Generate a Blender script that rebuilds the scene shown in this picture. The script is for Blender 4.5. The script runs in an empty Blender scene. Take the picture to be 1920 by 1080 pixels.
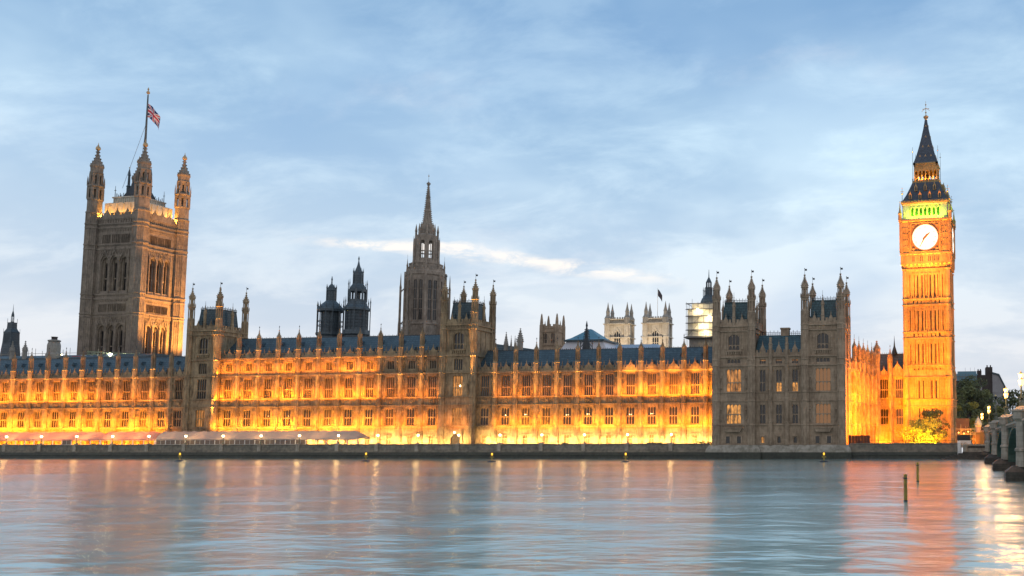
import bpy, math, random
from math import sin, cos, pi, radians, sqrt
from mathutils import Vector
random.seed(7)
C = bpy.context.scene.collection
scene = bpy.context.scene

# ------------------------------------------------------------------ camera, sky, sun, exposure
F_PX, YAW, TILT, ROLL = 1748.6, 0.1555, 0.0860, -0.0036
cam_d = bpy.data.cameras.new("camera"); cam = bpy.data.objects.new("camera", cam_d); C.objects.link(cam)
cam_d.sensor_fit = 'HORIZONTAL'; cam_d.sensor_width = 36.0; cam_d.lens = 36.0 * F_PX / 1920.0
cam_d.clip_start = 0.5; cam_d.clip_end = 8000
cam_d.shift_x = -(1500.5 - 960) / 1920.0
cam_d.shift_y = (662.5 - 540) / 1920.0
cam.location = (0, 0, 5.77)
from mathutils import Matrix
cam.matrix_world = (Matrix.Translation((0, 0, 5.77)) @ Matrix.Rotation(YAW, 4, 'Z') @ Matrix.Rotation(pi / 2 + TILT, 4, 'X')
                    @ Matrix.Rotation(ROLL, 4, 'Z'))
scene.camera = cam

SUN_EL, SUN_AZ = radians(3.0), radians(62)      # azimuth measured from +Y towards +X: behind the palace, off to the right
world = bpy.data.worlds.new("World"); scene.world = world; world.use_nodes = True

def build_sky():
    nt = world.node_tree; N = nt.nodes; L = nt.links
    N.clear()
    def n(t, **k):
        x = N.new(t)
        for a, b in k.items(): setattr(x, a, b)
        return x
    def math_(op, a, b=None, clamp=False):
        m = n('ShaderNodeMath', operation=op); m.use_clamp = clamp
        for i, q in enumerate((a, b)):
            if q is None: continue
            if isinstance(q, (int, float)): m.inputs[i].default_value = q
            else: L.new(q, m.inputs[i])
        return m.outputs[0]
    out = n('ShaderNodeOutputWorld'); bg = n('ShaderNodeBackground')
    sky = n('ShaderNodeTexSky', sky_type='NISHITA', sun_disc=False)
    sky.sun_elevation = SUN_EL; sky.sun_rotation = SUN_AZ
    sky.altitude = 0; sky.air_density = 1.0; sky.dust_density = 0.6; sky.ozone_density = 3.0
    tc = n('ShaderNodeTexCoord'); sp = n('ShaderNodeSeparateXYZ'); L.new(tc.outputs['Generated'], sp.inputs[0])
    x, y, z = sp.outputs
    zz = math_('ADD', math_('MAXIMUM', z, 0.0), 0.30)
    u = math_('DIVIDE', x, zz); v = math_('DIVIDE', y, zz)
    cb = n('ShaderNodeCombineXYZ'); L.new(u, cb.inputs[0]); L.new(v, cb.inputs[1])
    def noise(scale, det, rough, mscale, loc, dist=0.0):
        mp = n('ShaderNodeMapping'); mp.inputs['Scale'].default_value = mscale; mp.inputs['Location'].default_value = loc
        mp.inputs['Rotation'].default_value = (0, 0, radians(-14))
        L.new(cb.outputs[0], mp.inputs[0])
        t = n('ShaderNodeTexNoise'); t.inputs['Scale'].default_value = scale; t.inputs['Detail'].default_value = det
        t.inputs['Roughness'].default_value = rough; t.inputs['Distortion'].default_value = dist
        L.new(mp.outputs[0], t.inputs['Vector']); return t.outputs['Fac']
    def ramp(fac, a, b):
        m = n('ShaderNodeMapRange', interpolation_type='SMOOTHSTEP'); L.new(fac, m.inputs[0])
        m.inputs[1].default_value = a; m.inputs[2].default_value = b; return m.outputs[0]
    def mix(fac, a, b):
        m = n('ShaderNodeMix', data_type='RGBA')
        if isinstance(fac, (int, float)): m.inputs[0].default_value = fac
        else: L.new(fac, m.inputs[0])
        for i, q in ((6, a), (7, b)):
            if isinstance(q, tuple): m.inputs[i].default_value = (*q, 1)
            else: L.new(q, m.inputs[i])
        return m.outputs[2]
    def scale_(col, k):
        m = n('ShaderNodeVectorMath', operation='SCALE'); L.new(col, m.inputs[0]); m.inputs['Scale'].default_value = k; return m.outputs[0]
    clear = scale_(sky.outputs[0], SKY_GAIN)
    clear = mix(0.62, clear, (0.100, 0.225, 0.415))
    big = ramp(noise(1.05, 5, 0.55, (1.0, 1.25, 1), (3.1, 1.2, 0), 0.25), 0.38, 0.64)
    wisp = ramp(noise(3.6, 8, 0.62, (0.9, 1.4, 1), (7.4, 2.6, 0), 0.3), 0.42, 0.70)
    low = ramp(z, 0.52, 0.06)                       # cloud cover thickens towards the horizon
    cover = math_('ADD', math_('MULTIPLY', big, 0.55), math_('MULTIPLY', wisp, 0.35))
    cover = math_('ADD', math_('MULTIPLY', cover, 0.72), math_('MULTIPLY', low, 0.72), clamp=True)
    cloud_c = mix(ramp(z, 0.0, 0.34), (0.40, 0.398, 0.412), (0.36, 0.46, 0.525))
    col = mix(cover, clear, cloud_c)
    # thin bright bars of cloud still catching the sun
    elv = math_('DIVIDE', z, math_('SQRT', math_('ADD', math_('MULTIPLY', x, x), math_('MULTIPLY', y, y))))
    az = math_('ARCTAN2', x, y)
    wob = noise(2.2, 6, 0.6, (1.0, 2.0, 1), (0.3, 5.5, 0), 0.3)
    ctr = math_('ADD', math_('MULTIPLY', az, -0.062), math_('ADD', 0.151, math_('MULTIPLY', math_('SUBTRACT', wob, 0.5), 0.045)))
    bar = math_('ABSOLUTE', math_('SUBTRACT', elv, ctr))
    bar = ramp(bar, 0.011, 0.0005)
    win = math_('MULTIPLY', ramp(az, -0.70, -0.58), ramp(az, -0.25, -0.36))
    bar = math_('MULTIPLY', math_('MULTIPLY', bar, win), ramp(wob, 0.30, 0.5))
    col = mix(math_('MULTIPLY', math_('MULTIPLY', bar, ramp(noise(9.0, 6, 0.65, (1.0, 1.0, 1), (2.2, 0.4, 0), 0.6), 0.36, 0.58)), 0.75), col, (0.60, 0.53, 0.46))
    brk = ramp(noise(1.7, 7, 0.6, (1.0, 1.2, 1), (1.7, 9.1, 0), 0.25), 0.55, 0.78)
    col = mix(math_('MULTIPLY', brk, 0.62), col, (0.42, 0.435, 0.465))
    gloom = ramp(noise(1.1, 4, 0.5, (1.0, 1.3, 1), (4.7, 3.3, 0), 0.3), 0.52, 0.74)
    col = mix(math_('MULTIPLY', gloom, 0.36), col, (0.135, 0.225, 0.36))
    back = ramp(y, 0.15, -0.75)                     # added glow in the unseen eastern sky, to lift the unlit stone
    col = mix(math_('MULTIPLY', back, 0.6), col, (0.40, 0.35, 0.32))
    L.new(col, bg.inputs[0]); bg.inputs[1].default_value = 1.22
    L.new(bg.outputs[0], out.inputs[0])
SKY_GAIN = 0.07
build_sky()

sun_d = bpy.data.lights.new("sun", 'SUN'); sun_d.energy = 0.35; sun_d.angle = radians(12); sun_d.color = (1.0, 0.72, 0.5)
sun = bpy.data.objects.new("sun", sun_d); C.objects.link(sun)
sd = Vector((sin(SUN_AZ) * cos(SUN_EL), cos(SUN_AZ) * cos(SUN_EL), sin(SUN_EL)))
sun.rotation_euler = (sd).to_track_quat('Z', 'Y').to_euler()

vs = scene.view_settings; vs.view_transform = 'Standard'; vs.look = 'None'; vs.exposure = 0.8; vs.gamma = 1.0
scene.cycles.use_denoising = True
scene.cycles.max_bounces = 5; scene.cycles.diffuse_bounces = 2; scene.cycles.glossy_bounces = 3; scene.cycles.transmission_bounces = 2
scene.cycles.caustics_reflective = False; scene.cycles.caustics_refractive = False
scene.cycles.sample_clamp_indirect = 4.0

# ------------------------------------------------------------------ materials
M = {}
def mat(name, base=(.5, .5, .5), rough=.8, metal=0.0, emit=None, estr=0.0, var=None, scales=(0.35, 2.5), streak=0.0, bump=0.0, spec=None, courses=None, alpha=None):
    m = bpy.data.materials.new(name); m.use_nodes = True; nt = m.node_tree; N = nt.nodes; L = nt.links
    b = N['Principled BSDF']; b.inputs['Roughness'].default_value = rough; b.inputs['Metallic'].default_value = metal
    b.inputs['Base Color'].default_value = (*base, 1)
    if spec is not None: b.inputs['Specular IOR Level'].default_value = spec
    if emit: b.inputs['Emission Color'].default_value = (*emit, 1); b.inputs['Emission Strength'].default_value = estr
    if var or bump or courses:
        g = N.new('ShaderNodeNewGeometry')
        t1 = N.new('ShaderNodeTexNoise'); t1.inputs['Scale'].default_value = scales[0]; t1.inputs['Detail'].default_value = 4
        t2 = N.new('ShaderNodeTexNoise'); t2.inputs['Scale'].default_value = scales[1]; t2.inputs['Detail'].default_value = 3
        mp = N.new('ShaderNodeMapping'); mp.inputs['Scale'].default_value = (1, 1, 1.0 - 0.85 * streak)
        L.new(g.outputs['Position'], t1.inputs['Vector']); L.new(g.outputs['Position'], mp.inputs[0]); L.new(mp.outputs[0], t2.inputs['Vector'])
        ad = N.new('ShaderNodeMath'); ad.operation = 'ADD'; L.new(t1.outputs['Fac'], ad.inputs[0]); L.new(t2.outputs['Fac'], ad.inputs[1])
        fac = ad.outputs[0]
        mr = N.new('ShaderNodeMapRange'); mr.inputs[1].default_value = 0.75; mr.inputs[2].default_value = 1.25; L.new(fac, mr.inputs[0])
        col = None
        if var:
            mx = N.new('ShaderNodeMix'); mx.data_type = 'RGBA'; L.new(mr.outputs[0], mx.inputs[0])
            mx.inputs[6].default_value = (*var, 1); mx.inputs[7].default_value = (*base, 1); col = mx.outputs[2]
        hgt = t2.outputs['Fac']
        if courses:
            br = N.new('ShaderNodeTexBrick'); br.inputs['Scale'].default_value = 1.0
            cs = N.new('ShaderNodeCombineXYZ'); sp = N.new('ShaderNodeSeparateXYZ'); L.new(g.outputs['Position'], sp.inputs[0])
            a2 = N.new('ShaderNodeMath'); a2.operation = 'ADD'; L.new(sp.outputs[0], a2.inputs[0]); L.new(sp.outputs[1], a2.inputs[1])
            L.new(a2.outputs[0], cs.inputs[0]); L.new(sp.outputs[2], cs.inputs[1]); L.new(cs.outputs[0], br.inputs['Vector'])
            br.inputs['Brick Width'].default_value = courses[0]; br.inputs['Row Height'].default_value = courses[1]
            br.inputs['Mortar Size'].default_value = courses[2]; br.inputs['Color1'].default_value = (1, 1, 1, 1)
            k = courses[3]; br.inputs['Color2'].default_value = (k, k, k, 1); q = courses[4]; br.inputs['Mortar'].default_value = (q, q, q, 1)
            mu = N.new('ShaderNodeMix'); mu.data_type = 'RGBA'; mu.blend_type = 'MULTIPLY'; mu.inputs[0].default_value = 1
            if col is None:
                mu.inputs[6].default_value = (*base, 1)
            else: L.new(col, mu.inputs[6])
            L.new(br.outputs['Color'], mu.inputs[7]); col = mu.outputs[2]
            hgt = br.outputs['Fac']
        if col is not None: L.new(col, b.inputs['Base Color'])
        if bump:
            bp = N.new('ShaderNodeBump'); bp.inputs['Strength'].default_value = bump; bp.inputs['Distance'].default_value = 0.08
            L.new(hgt, bp.inputs['Height']); L.new(bp.outputs[0], b.inputs['Normal'])
    M[name] = m; return m

mat('limestone', (.43, .315, .19), .88, var=(.185, .13, .08), streak=.8, courses=(1.1, .42, .012, .88, .72))
mat('tower_stone', (.45, .325, .15), .88, var=(.27, .19, .085), streak=.8, courses=(1.1, .42, .012, .88, .72))
mat('weathered_stone', (.46, .35, .25), .9, var=(.25, .185, .13), streak=.8, courses=(1.1, .42, .012, .86, .72))
mat('soot_stone', (.31, .255, .205), .9, var=(.165, .135, .11), streak=.8, courses=(1.1, .42, .012, .86, .7))
mat('spire_stone', (.39, .325, .265), .9, var=(.20, .165, .135), streak=.8, courses=(1.1, .42, .012, .86, .7))
mat('grey_stone', (.36, .335, .30), .9, var=(.24, .22, .19), streak=.7)
mat('pale_stone', (.60, .55, .47), .9, var=(.42, .37, .30), streak=.6)
mat('wall_stone', (.32, .275, .215), .85, var=(.15, .135, .11), scales=(.2, 1.3), bump=.4, courses=(1.6, .55, .02, .8, .6))
mat('wet_stone', (.055, .058, .042), .55, var=(.026, .030, .022), scales=(.3, 1.8), bump=.4, courses=(1.6, .55, .02, .75, .6))
mat('batter_stone', (.40, .36, .30), .85, var=(.20, .18, .14), scales=(.4, 1.5))
mat('slate', (.075, .125, .150), .5, var=(.040, .072, .092), scales=(.3, 1.5), bump=.5, courses=(.9, .62, .05, .72, .35))
mat('slate_teal', (.055, .125, .145), .45, var=(.03, .075, .09), scales=(.3, 1.5), bump=.5, courses=(.9, .62, .05, .72, .35))
mat('iron_blue', (.080, .112, .135), .5, var=(.045, .065, .082), scales=(.3, 2.0), courses=(1.2, .8, .05, .8, .5))
mat('clock_roof', (.070, .092, .128), .45, var=(.040, .056, .085), scales=(.3, 2.0), bump=.3, courses=(.8, .5, .05, .75, .4))
mat('dark_iron', (.03, .035, .042), .5)
mat('gold', (.50, .33, .17), .4, metal=.6)
mat('glass', (.018, .02, .024), .12, spec=.6)
mat('glass_blind', (.04, .034, .028), .35)
mat('door_wood', (.16, .075, .022), .5)
mat('glass_dim', (.03, .028, .026), .2, spec=.5, emit=(1.0, .45, .16), estr=.12)
def lit_glass(name, col, lo, hi, sc):
    """window of a lit room: curtains and lamps make it uneven"""
    m = mat(name, (.05, .04, .03), .3, emit=col, estr=1.0); nt = m.node_tree; N = nt.nodes; L = nt.links
    g = N.new('ShaderNodeNewGeometry'); mp = N.new('ShaderNodeMapping'); mp.inputs['Scale'].default_value = (1, 1, .35)
    t = N.new('ShaderNodeTexNoise'); t.inputs['Scale'].default_value = sc; t.inputs['Detail'].default_value = 3; t.inputs['Roughness'].default_value = .7
    L.new(g.outputs['Position'], mp.inputs[0]); L.new(mp.outputs[0], t.inputs['Vector'])
    r = N.new('ShaderNodeMapRange'); L.new(t.outputs['Fac'], r.inputs[0]); r.inputs[1].default_value = .36; r.inputs[2].default_value = .66; r.inputs[3].default_value = lo; r.inputs[4].default_value = hi
    L.new(r.outputs[0], N['Principled BSDF'].inputs['Emission Strength'])
lit_glass('glass_warm', (1.0, .38, .08), .03, .5, 1.3); lit_glass('glass_bright', (1.0, .42, .09), .05, .7, 1.5)
mat('dial', (.85, .82, .75), .4, emit=(1.0, .92, .74), estr=.62)
mat('dial_mark', (.22, .13, .05), .5)
mat('dial_hand', (.16, .10, .04), .5)
mat('lamp_glow', (1, .9, .7), .4, emit=(1.0, .36, .05), estr=4.5)
mat('globe_glow', (1, .95, .8), .4, emit=(1.0, .72, .34), estr=5.0)
mat('flood_glow', (1, .95, .8), .4, emit=(1.0, .82, .42), estr=7.0)
mat('site_glow', (1, 1, .9), .4, emit=(1.0, .93, .60), estr=60.0)
mat('beacon_glow', (1, .7, .1), .4, emit=(1.0, .42, .02), estr=1.1)
mat('lamp_metal', (.10, .12, .09), .45, metal=.3)
mat('lamp_gilt', (.55, .40, .16), .4, metal=.5)
mat('pink_canvas', (.80, .42, .34), .8, var=(.70, .36, .29))
mat('white_canvas', (.50, .43, .385), .75, var=(.40, .34, .30))
mat('white_paint', (.78, .77, .74), .6)
mat('tent_glass', (.17, .125, .10), .45)
mat('bridge_green', (.10, .16, .13), .55, var=(.07, .115, .095))
mat('bridge_stone', (.52, .44, .35), .85, var=(.30, .255, .205), streak=.6, bump=.3, courses=(1.4, .6, .02, .82, .65))
mat('bridge_wet', (.13, .11, .09), .7, var=(.06, .052, .043), streak=.6, bump=.3, courses=(1.4, .6, .02, .82, .65))
mat('asphalt', (.05, .05, .05), .9)
mat('yellow_wood', (.42, .31, .06), .7, var=(.26, .19, .05), scales=(.8, 4))
mat('bark', (.07, .055, .04), .9)
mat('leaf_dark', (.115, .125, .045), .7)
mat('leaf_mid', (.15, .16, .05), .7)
mat('leaf_lit', (.30, .24, .03), .7)  # yellow floodlight put into the leaf colour
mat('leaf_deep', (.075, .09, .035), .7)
mat('ground', (.09, .085, .075), .95, var=(.06, .06, .055))
mat('paving', (.25, .23, .20), .9, var=(.18, .165, .145))
mat('lawn', (.05, .085, .025), .95, var=(.035, .06, .02))
mat('scaffold_sheet', (.86, .80, .68), .7, var=(.68, .62, .52))
mat('steel_pole', (.20, .19, .18), .5, metal=.4)
mat('tent_white', (.64, .66, .72), .7)
mat('copper_roof', (.10, .25, .33), .5, var=(.07, .18, .25))
mat('hall_sheet', (.33, .42, .52), .6, var=(.28, .36, .46))
mat('hoarding', (.09, .055, .05), .8)
mat('black_paint', (.02, .02, .022), .5)
mat('dark_brick', (.075, .06, .055), .9, var=(.05, .04, .037))
mat('render_grey', (.36, .35, .35), .9, var=(.28, .27, .28))
mat('roof_glass', (.12, .26, .34), .3)
mat('red_paint', (.55, .07, .04), .6)
mat('green_steel', (.30, .38, .24), .6)
mat('flag_blue', (.02, .03, .14), .8); mat('flag_red', (.50, .03, .06), .8); mat('flag_white', (.70, .66, .70), .8); mat('flag_dark', (.05, .045, .06), .8)
mat('bed_plant', (.04, .06, .02), .8)
mat('belfry_green', (.04, .16, .03), .6)

def canvas(name, col):
    m = bpy.data.materials.new(name); m.use_nodes = True; nt = m.node_tree; N = nt.nodes; L = nt.links; N.remove(N['Principled BSDF'])
    d = N.new('ShaderNodeBsdfDiffuse'); t = N.new('ShaderNodeBsdfTranslucent'); x = N.new('ShaderNodeMixShader'); x.inputs[0].default_value = .45
    d.inputs[0].default_value = (*col, 1); t.inputs[0].default_value = (*col, 1)
    L.new(d.outputs[0], x.inputs[1]); L.new(t.outputs[0], x.inputs[2]); L.new(x.outputs[0], N['Material Output'].inputs[0]); M[name] = m
canvas('pink_canvas', (.80, .44, .36)); canvas('white_canvas', (.66, .55, .49))
def water_mat():
    m = bpy.data.materials.new('river_water'); m.use_nodes = True; nt = m.node_tree; N = nt.nodes; L = nt.links
    N.remove(N['Principled BSDF']); out = N['Material Output']
    gl = N.new('ShaderNodeBsdfAnisotropic'); gl.distribution = 'GGX'; gl.inputs['Color'].default_value = (.95, .97, .93, 1)
    df = N.new('ShaderNodeBsdfDiffuse'); df.inputs['Color'].default_value = (.26, .44, .41, 1)
    fr = N.new('ShaderNodeFresnel'); fr.inputs['IOR'].default_value = 1.5
    mr = N.new('ShaderNodeMapRange'); L.new(fr.outputs[0], mr.inputs[0]); mr.inputs[3].default_value = .20; mr.inputs[4].default_value = .98
    ms = N.new('ShaderNodeMixShader'); L.new(mr.outputs[0], ms.inputs[0]); L.new(df.outputs[0], ms.inputs[1]); L.new(gl.outputs[0], ms.inputs[2]); L.new(ms.outputs[0], out.inputs[0])
    g = N.new('ShaderNodeNewGeometry')
    def nz(sc, scale, det, rot=0.0):
        mp = N.new('ShaderNodeMapping'); mp.inputs['Scale'].default_value = sc; mp.inputs['Rotation'].default_value = (0, 0, rot)
        L.new(g.outputs['Position'], mp.inputs[0])
        t = N.new('ShaderNodeTexNoise'); t.inputs['Scale'].default_value = scale; t.inputs['Detail'].default_value = det
        t.inputs['Roughness'].default_value = .55
        L.new(mp.outputs[0], t.inputs['Vector']); return t.outputs['Fac']
    def mul(a, k):
        q = N.new('ShaderNodeMath'); q.operation = 'MULTIPLY'; L.new(a, q.inputs[0]); q.inputs[1].default_value = k; return q.outputs[0]
    def add(a, c):
        q = N.new('ShaderNodeMath'); q.operation = 'ADD'; L.new(a, q.inputs[0]); L.new(c, q.inputs[1]); return q.outputs[0]
    h = add(add(mul(nz((.62, 1, 1), .115, 4, .25), 1.35), mul(nz((.5, 1, 1), .42, 4, -.2), .09)), mul(nz((.5, 1, 1), 1.9, 4, .1), .02))
    bp = N.new('ShaderNodeBump'); bp.inputs['Strength'].default_value = 1.0; bp.inputs['Distance'].default_value = .55
    L.new(h, bp.inputs['Height']); L.new(bp.outputs[0], gl.inputs['Normal'])
    rr = N.new('ShaderNodeMapRange'); L.new(nz((.5, 1, 1), .05, 4, .3), rr.inputs[0])
    rr.inputs[1].default_value = .35; rr.inputs[2].default_value = .65; rr.inputs[3].default_value = .17; rr.inputs[4].default_value = .26
    L.new(rr.outputs[0], gl.inputs['Roughness'])
    M['water'] = m
water_mat()

# ------------------------------------------------------------------ mesh helpers
class MB:
    def __init__(s, *mats): s.v = []; s.f = []; s.m = []; s.mats = [M[x] for x in mats]
    def poly(s, pts, m=0):
        i = len(s.v); s.v += [tuple(p) for p in pts]; s.f.append(tuple(range(i, i + len(pts)))); s.m.append(m)
    def box(s, x0, x1, y0, y1, z0, z1, m=0):
        i = len(s.v)
        s.v += [(x0, y0, z0), (x1, y0, z0), (x1, y1, z0), (x0, y1, z0), (x0, y0, z1), (x1, y0, z1), (x1, y1, z1), (x0, y1, z1)]
        for q in ((0, 3, 2, 1), (4, 5, 6, 7), (0, 1, 5, 4), (1, 2, 6, 5), (2, 3, 7, 6), (3, 0, 4, 7)):
            s.f.append(tuple(i + k for k in q)); s.m.append(m)
    def loops(s, loops, m=0, cap0=True, cap1=True):
        n = len(loops[0]); i = len(s.v)
        for lp in loops: s.v += [tuple(p) for p in lp]
        for k in range(len(loops) - 1):
            for j in range(n):
                a = i + k * n + j; b = i + k * n + (j + 1) % n
                s.f.append((a, b, b + n, a + n)); s.m.append(m)
        if cap0: s.f.append(tuple(i + j for j in reversed(range(n)))); s.m.append(m)
        if cap1: e = i + (len(loops) - 1) * n; s.f.append(tuple(e + j for j in range(n))); s.m.append(m)
    def lathe(s, cx, cy, prof, n=8, rot=None, m=0, cap0=True, cap1=True):
        if rot is None: rot = pi / n
        s.loops([[(cx + max(r, .004) * cos(rot + 2 * pi * j / n), cy + max(r, .004) * sin(rot + 2 * pi * j / n), z) for j in range(n)] for r, z in prof], m, cap0, cap1)
    def tube(s, p, q, r, n=5, m=0, r2=None):
        p = Vector(p); q = Vector(q); d = (q - p).normalized(); a = d.orthogonal().normalized(); b = d.cross(a); r2 = r if r2 is None else r2
        s.loops([[o + (a * cos(2 * pi * j / n) + b * sin(2 * pi * j / n)) * rr for j in range(n)] for o, rr in ((p, r), (q, r2))], m)
    def prism_y(s, pts, y0, y1, m=0):
        """polygon in x,z extruded along y (front face at y0)"""
        n = len(pts); i = len(s.v)
        s.v += [(x, y0, z) for x, z in pts] + [(x, y1, z) for x, z in pts]
        s.f.append(tuple(range(i, i + n))); s.m.append(m); s.f.append(tuple(i + n + j for j in reversed(range(n)))); s.m.append(m)
        for j in range(n):
            k = (j + 1) % n; s.f.append((i + j, i + n + j, i + n + k, i + k)); s.m.append(m)
    def ball(s, cx, cy, cz, r, m=0, n=8, sq=1.0):
        k = 5; s.lathe(cx, cy, [(r * sin(pi * t / k), cz - r * sq * cos(pi * t / k)) for t in range(k + 1)], n, 0, m)
    def mesh(s, name, smooth=False):
        me = bpy.data.meshes.new(name); me.from_pydata(s.v, [], s.f)
        for x in s.mats: me.materials.append(x)
        if len(s.mats) > 1: me.polygons.foreach_set('material_index', s.m)
        if smooth: me.polygons.foreach_set('use_smooth', [True] * len(me.polygons))
        me.update(); return me
    def build(s, name, parent=None, loc=(0, 0, 0), rz=0.0, smooth=False): return O(name, s.mesh(name, smooth), parent, loc, rz)

def O(name, me, parent=None, loc=(0, 0, 0), rz=0.0):
    o = bpy.data.objects.new(name, me); C.objects.link(o); o.location = loc; o.rotation_euler = (0, 0, rz)
    if parent is not None: o.parent = parent
    return o
def tag(o, label, cat, group=None):
    o['label'] = label; o['category'] = cat
    if group: o['group'] = group
    return o
def thing(name, label, cat, loc=(0, 0, 0), rz=0.0, group=None): return tag(O(name, None, None, loc, rz), label, cat, group)
def struct(o): o['kind'] = 'structure'; return o
def copy_tree(o, parent=None):
    c = o.copy(); C.objects.link(c); c.parent = parent
    for ch in o.children: copy_tree(ch, c)
    return c
ORD = ['first', 'second', 'third', 'fourth', 'fifth', 'sixth', 'seventh', 'eighth', 'ninth', 'tenth', 'eleventh', 'twelfth', 'thirteenth', 'fourteenth', 'fifteenth',
       'sixteenth', 'seventeenth', 'eighteenth', 'nineteenth', 'twentieth', 'twenty-first', 'twenty-second', 'twenty-third', 'twenty-fourth']
KL = 0.50            # every floodlight is scaled together with the exposure
_L = {}
def area(parent, loc, sx, sy, energy, color, direc, spread=180):
    key = (sx, sy, energy, color, spread)
    if key not in _L:
        l = bpy.data.lights.new('floodlight_beam', 'AREA'); l.shape = 'RECTANGLE'; l.size = sx; l.size_y = sy; l.energy = energy * KL; l.color = color; l.spread = radians(spread); _L[key] = l
    o = bpy.data.objects.new('floodlight_beam', _L[key]); C.objects.link(o); o.parent = parent
    d = Vector(direc).normalized()
    # local x stays along world x as far as possible
    zax = -d; xax = Vector((1, 0, 0)); xax = (xax - zax * xax.dot(zax)).normalized(); yax = zax.cross(xax)
    o.matrix_local = Matrix.Translation(loc) @ Matrix((xax, yax, zax)).transposed().to_4x4()
    return o
def spot(parent, loc, energy, color, target, deg, blend=.6, rad=.15):
    key = ('s', energy, color, deg, blend, rad)
    if key not in _L:
        l = bpy.data.lights.new('spotlight_beam', 'SPOT'); l.energy = energy * KL; l.color = color; l.spot_size = radians(deg); l.spot_blend = blend; l.shadow_soft_size = rad; _L[key] = l
    o = bpy.data.objects.new('spotlight_beam', _L[key]); C.objects.link(o); o.parent = parent
    d = (Vector(target) - Vector(loc)).normalized()
    o.matrix_local = Matrix.Translation(loc) @ d.to_track_quat('-Z', 'Y').to_matrix().to_4x4()
    return o

# ------------------------------------------------------------------ gothic vocabulary
def wall_face(b, x0, x1, z0, z1, y, openings, depth=.45, m=0):
    """front skin of a wall facing -y, with rectangular openings and their reveals"""
    zs = sorted({z0, z1, *[o[2] for o in openings], *[o[3] for o in openings]}); zs = [z for z in zs if z0 <= z <= z1]
    for za, zb in zip(zs[:-1], zs[1:]):
        cut = sorted([(o[0], o[1]) for o in openings if o[2] <= za + 1e-6 and o[3] >= zb - 1e-6])
        x = x0
        for a, c in cut + [(x1, x1)]:
            if a > x + 1e-6: b.poly([(x, y, za), (a, y, za), (a, y, zb), (x, y, zb)], m)
            x = max(x, c)
    for a, c, za, zb in openings:
        d = y + depth
        b.poly([(a, y, za), (a, d, za), (a, d, zb), (a, y, zb)], m); b.poly([(c, y, za), (c, y, zb), (c, d, zb), (c, d, za)], m)
        b.poly([(a, y, zb), (a, d, zb), (c, d, zb), (c, y, zb)], m); b.poly([(a, y, za), (c, y, za), (c, d, za), (a, d, za)], m)
def arch_pts(xa, xb, zs, zt, n=5):
    """left half of a pointed arch from the springing (xa, zs) to the crown"""
    xm = (xa + xb) / 2; w = xm - xa
    return [(xa + w * (1 - cos(pi / 2 * t / n)), zs + (zt - zs) * sin(pi / 2 * t / n) ** .92) for t in range(n + 1)]
def arch_head(b, xa, xb, zs, zt, y0, y1, ztop=None, m=0):
    ztop = zt if ztop is None else ztop
    L = arch_pts(xa, xb, zs, zt); b.prism_y([(xa, ztop)] + L + ([(L[-1][0], ztop)] if ztop > zt else []), y0, y1, m)
    R = [(xa + xb - x, z) for x, z in L]; b.prism_y(list(reversed([(xb, ztop)] + R + ([(L[-1][0], ztop)] if ztop > zt else []))), y0, y1, m)
_W = {}
def window(parent, x, y, z, w, h, lights=3, transoms=(.5,), arch=0.0, glass='glass', stone='limestone', rz=0.0, name='window', mull=.11, headf=.9):
    key = (w, h, lights, transoms, arch, stone, mull, headf)
    if key not in _W:
        b = MB(stone); hw = w / 2
        b.box(-hw, -hw + .07, .12, .3, 0, h); b.box(hw - .07, hw, .12, .3, 0, h); b.box(-hw, hw, .02, .3, 0, .1)
        lw = (w - .2 - mull * (lights - 1)) / lights
        xs = [(-hw + .1 + i * (lw + mull), -hw + .1 + i * (lw + mull) + lw) for i in range(lights)]
        for (a, c) in xs[:-1]: b.box(c, c + mull, .14, .28, .1, h)
        ztops = [h * t for t in transoms] + [h]
        for t in transoms: b.box(-hw + .1, hw - .1, .11, .3, h * t - .08, h * t + .08)
        for zt in ztops:
            zt = zt - .08 if zt < h else h - (arch * .0)
            hd = lw * headf
            for a, c in xs: arch_head(b, a, c, zt - hd, zt, .16, .27)
        if arch: arch_head(b, -hw, hw, h - arch, h, .03, .2)
        wm = b.mesh('window')
        p = MB('glass'); p.poly([(-hw, .34, 0), (hw, .34, 0), (hw, .34, h), (-hw, .34, h)])
        _W[key] = (wm, p, {})
    wm, p, pm = _W[key]
    if glass not in pm: q = MB(glass); q.v, q.f, q.m = p.v, p.f, p.m; pm[glass] = q.mesh('pane')
    o = O(name, wm, parent, (x, y, z), rz); O('pane', pm[glass], o)
    return o
def crockets(b, cx, cy, prof, n, rot, step, size, m=0):
    for (r0, z0), (r1, z1) in zip(prof[:-1], prof[1:]):
        k = max(1, int((z1 - z0) / step))
        for i in range(k):
            t = (i + .5) / k; r = r0 + (r1 - r0) * t; z = z0 + (z1 - z0) * t; sz = size * (.55 + .45 * min(1, r / .5))
            for j in range(n):
                a = rot + 2 * pi * j / n; x = cx + (r + sz * .4) * cos(a); y = cy + (r + sz * .4) * sin(a)
                b.lathe(x, y, [(sz * .5, z - sz * .3), (sz * .65, z + sz * .15), (0.02, z + sz * .7)], 4, a)
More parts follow.
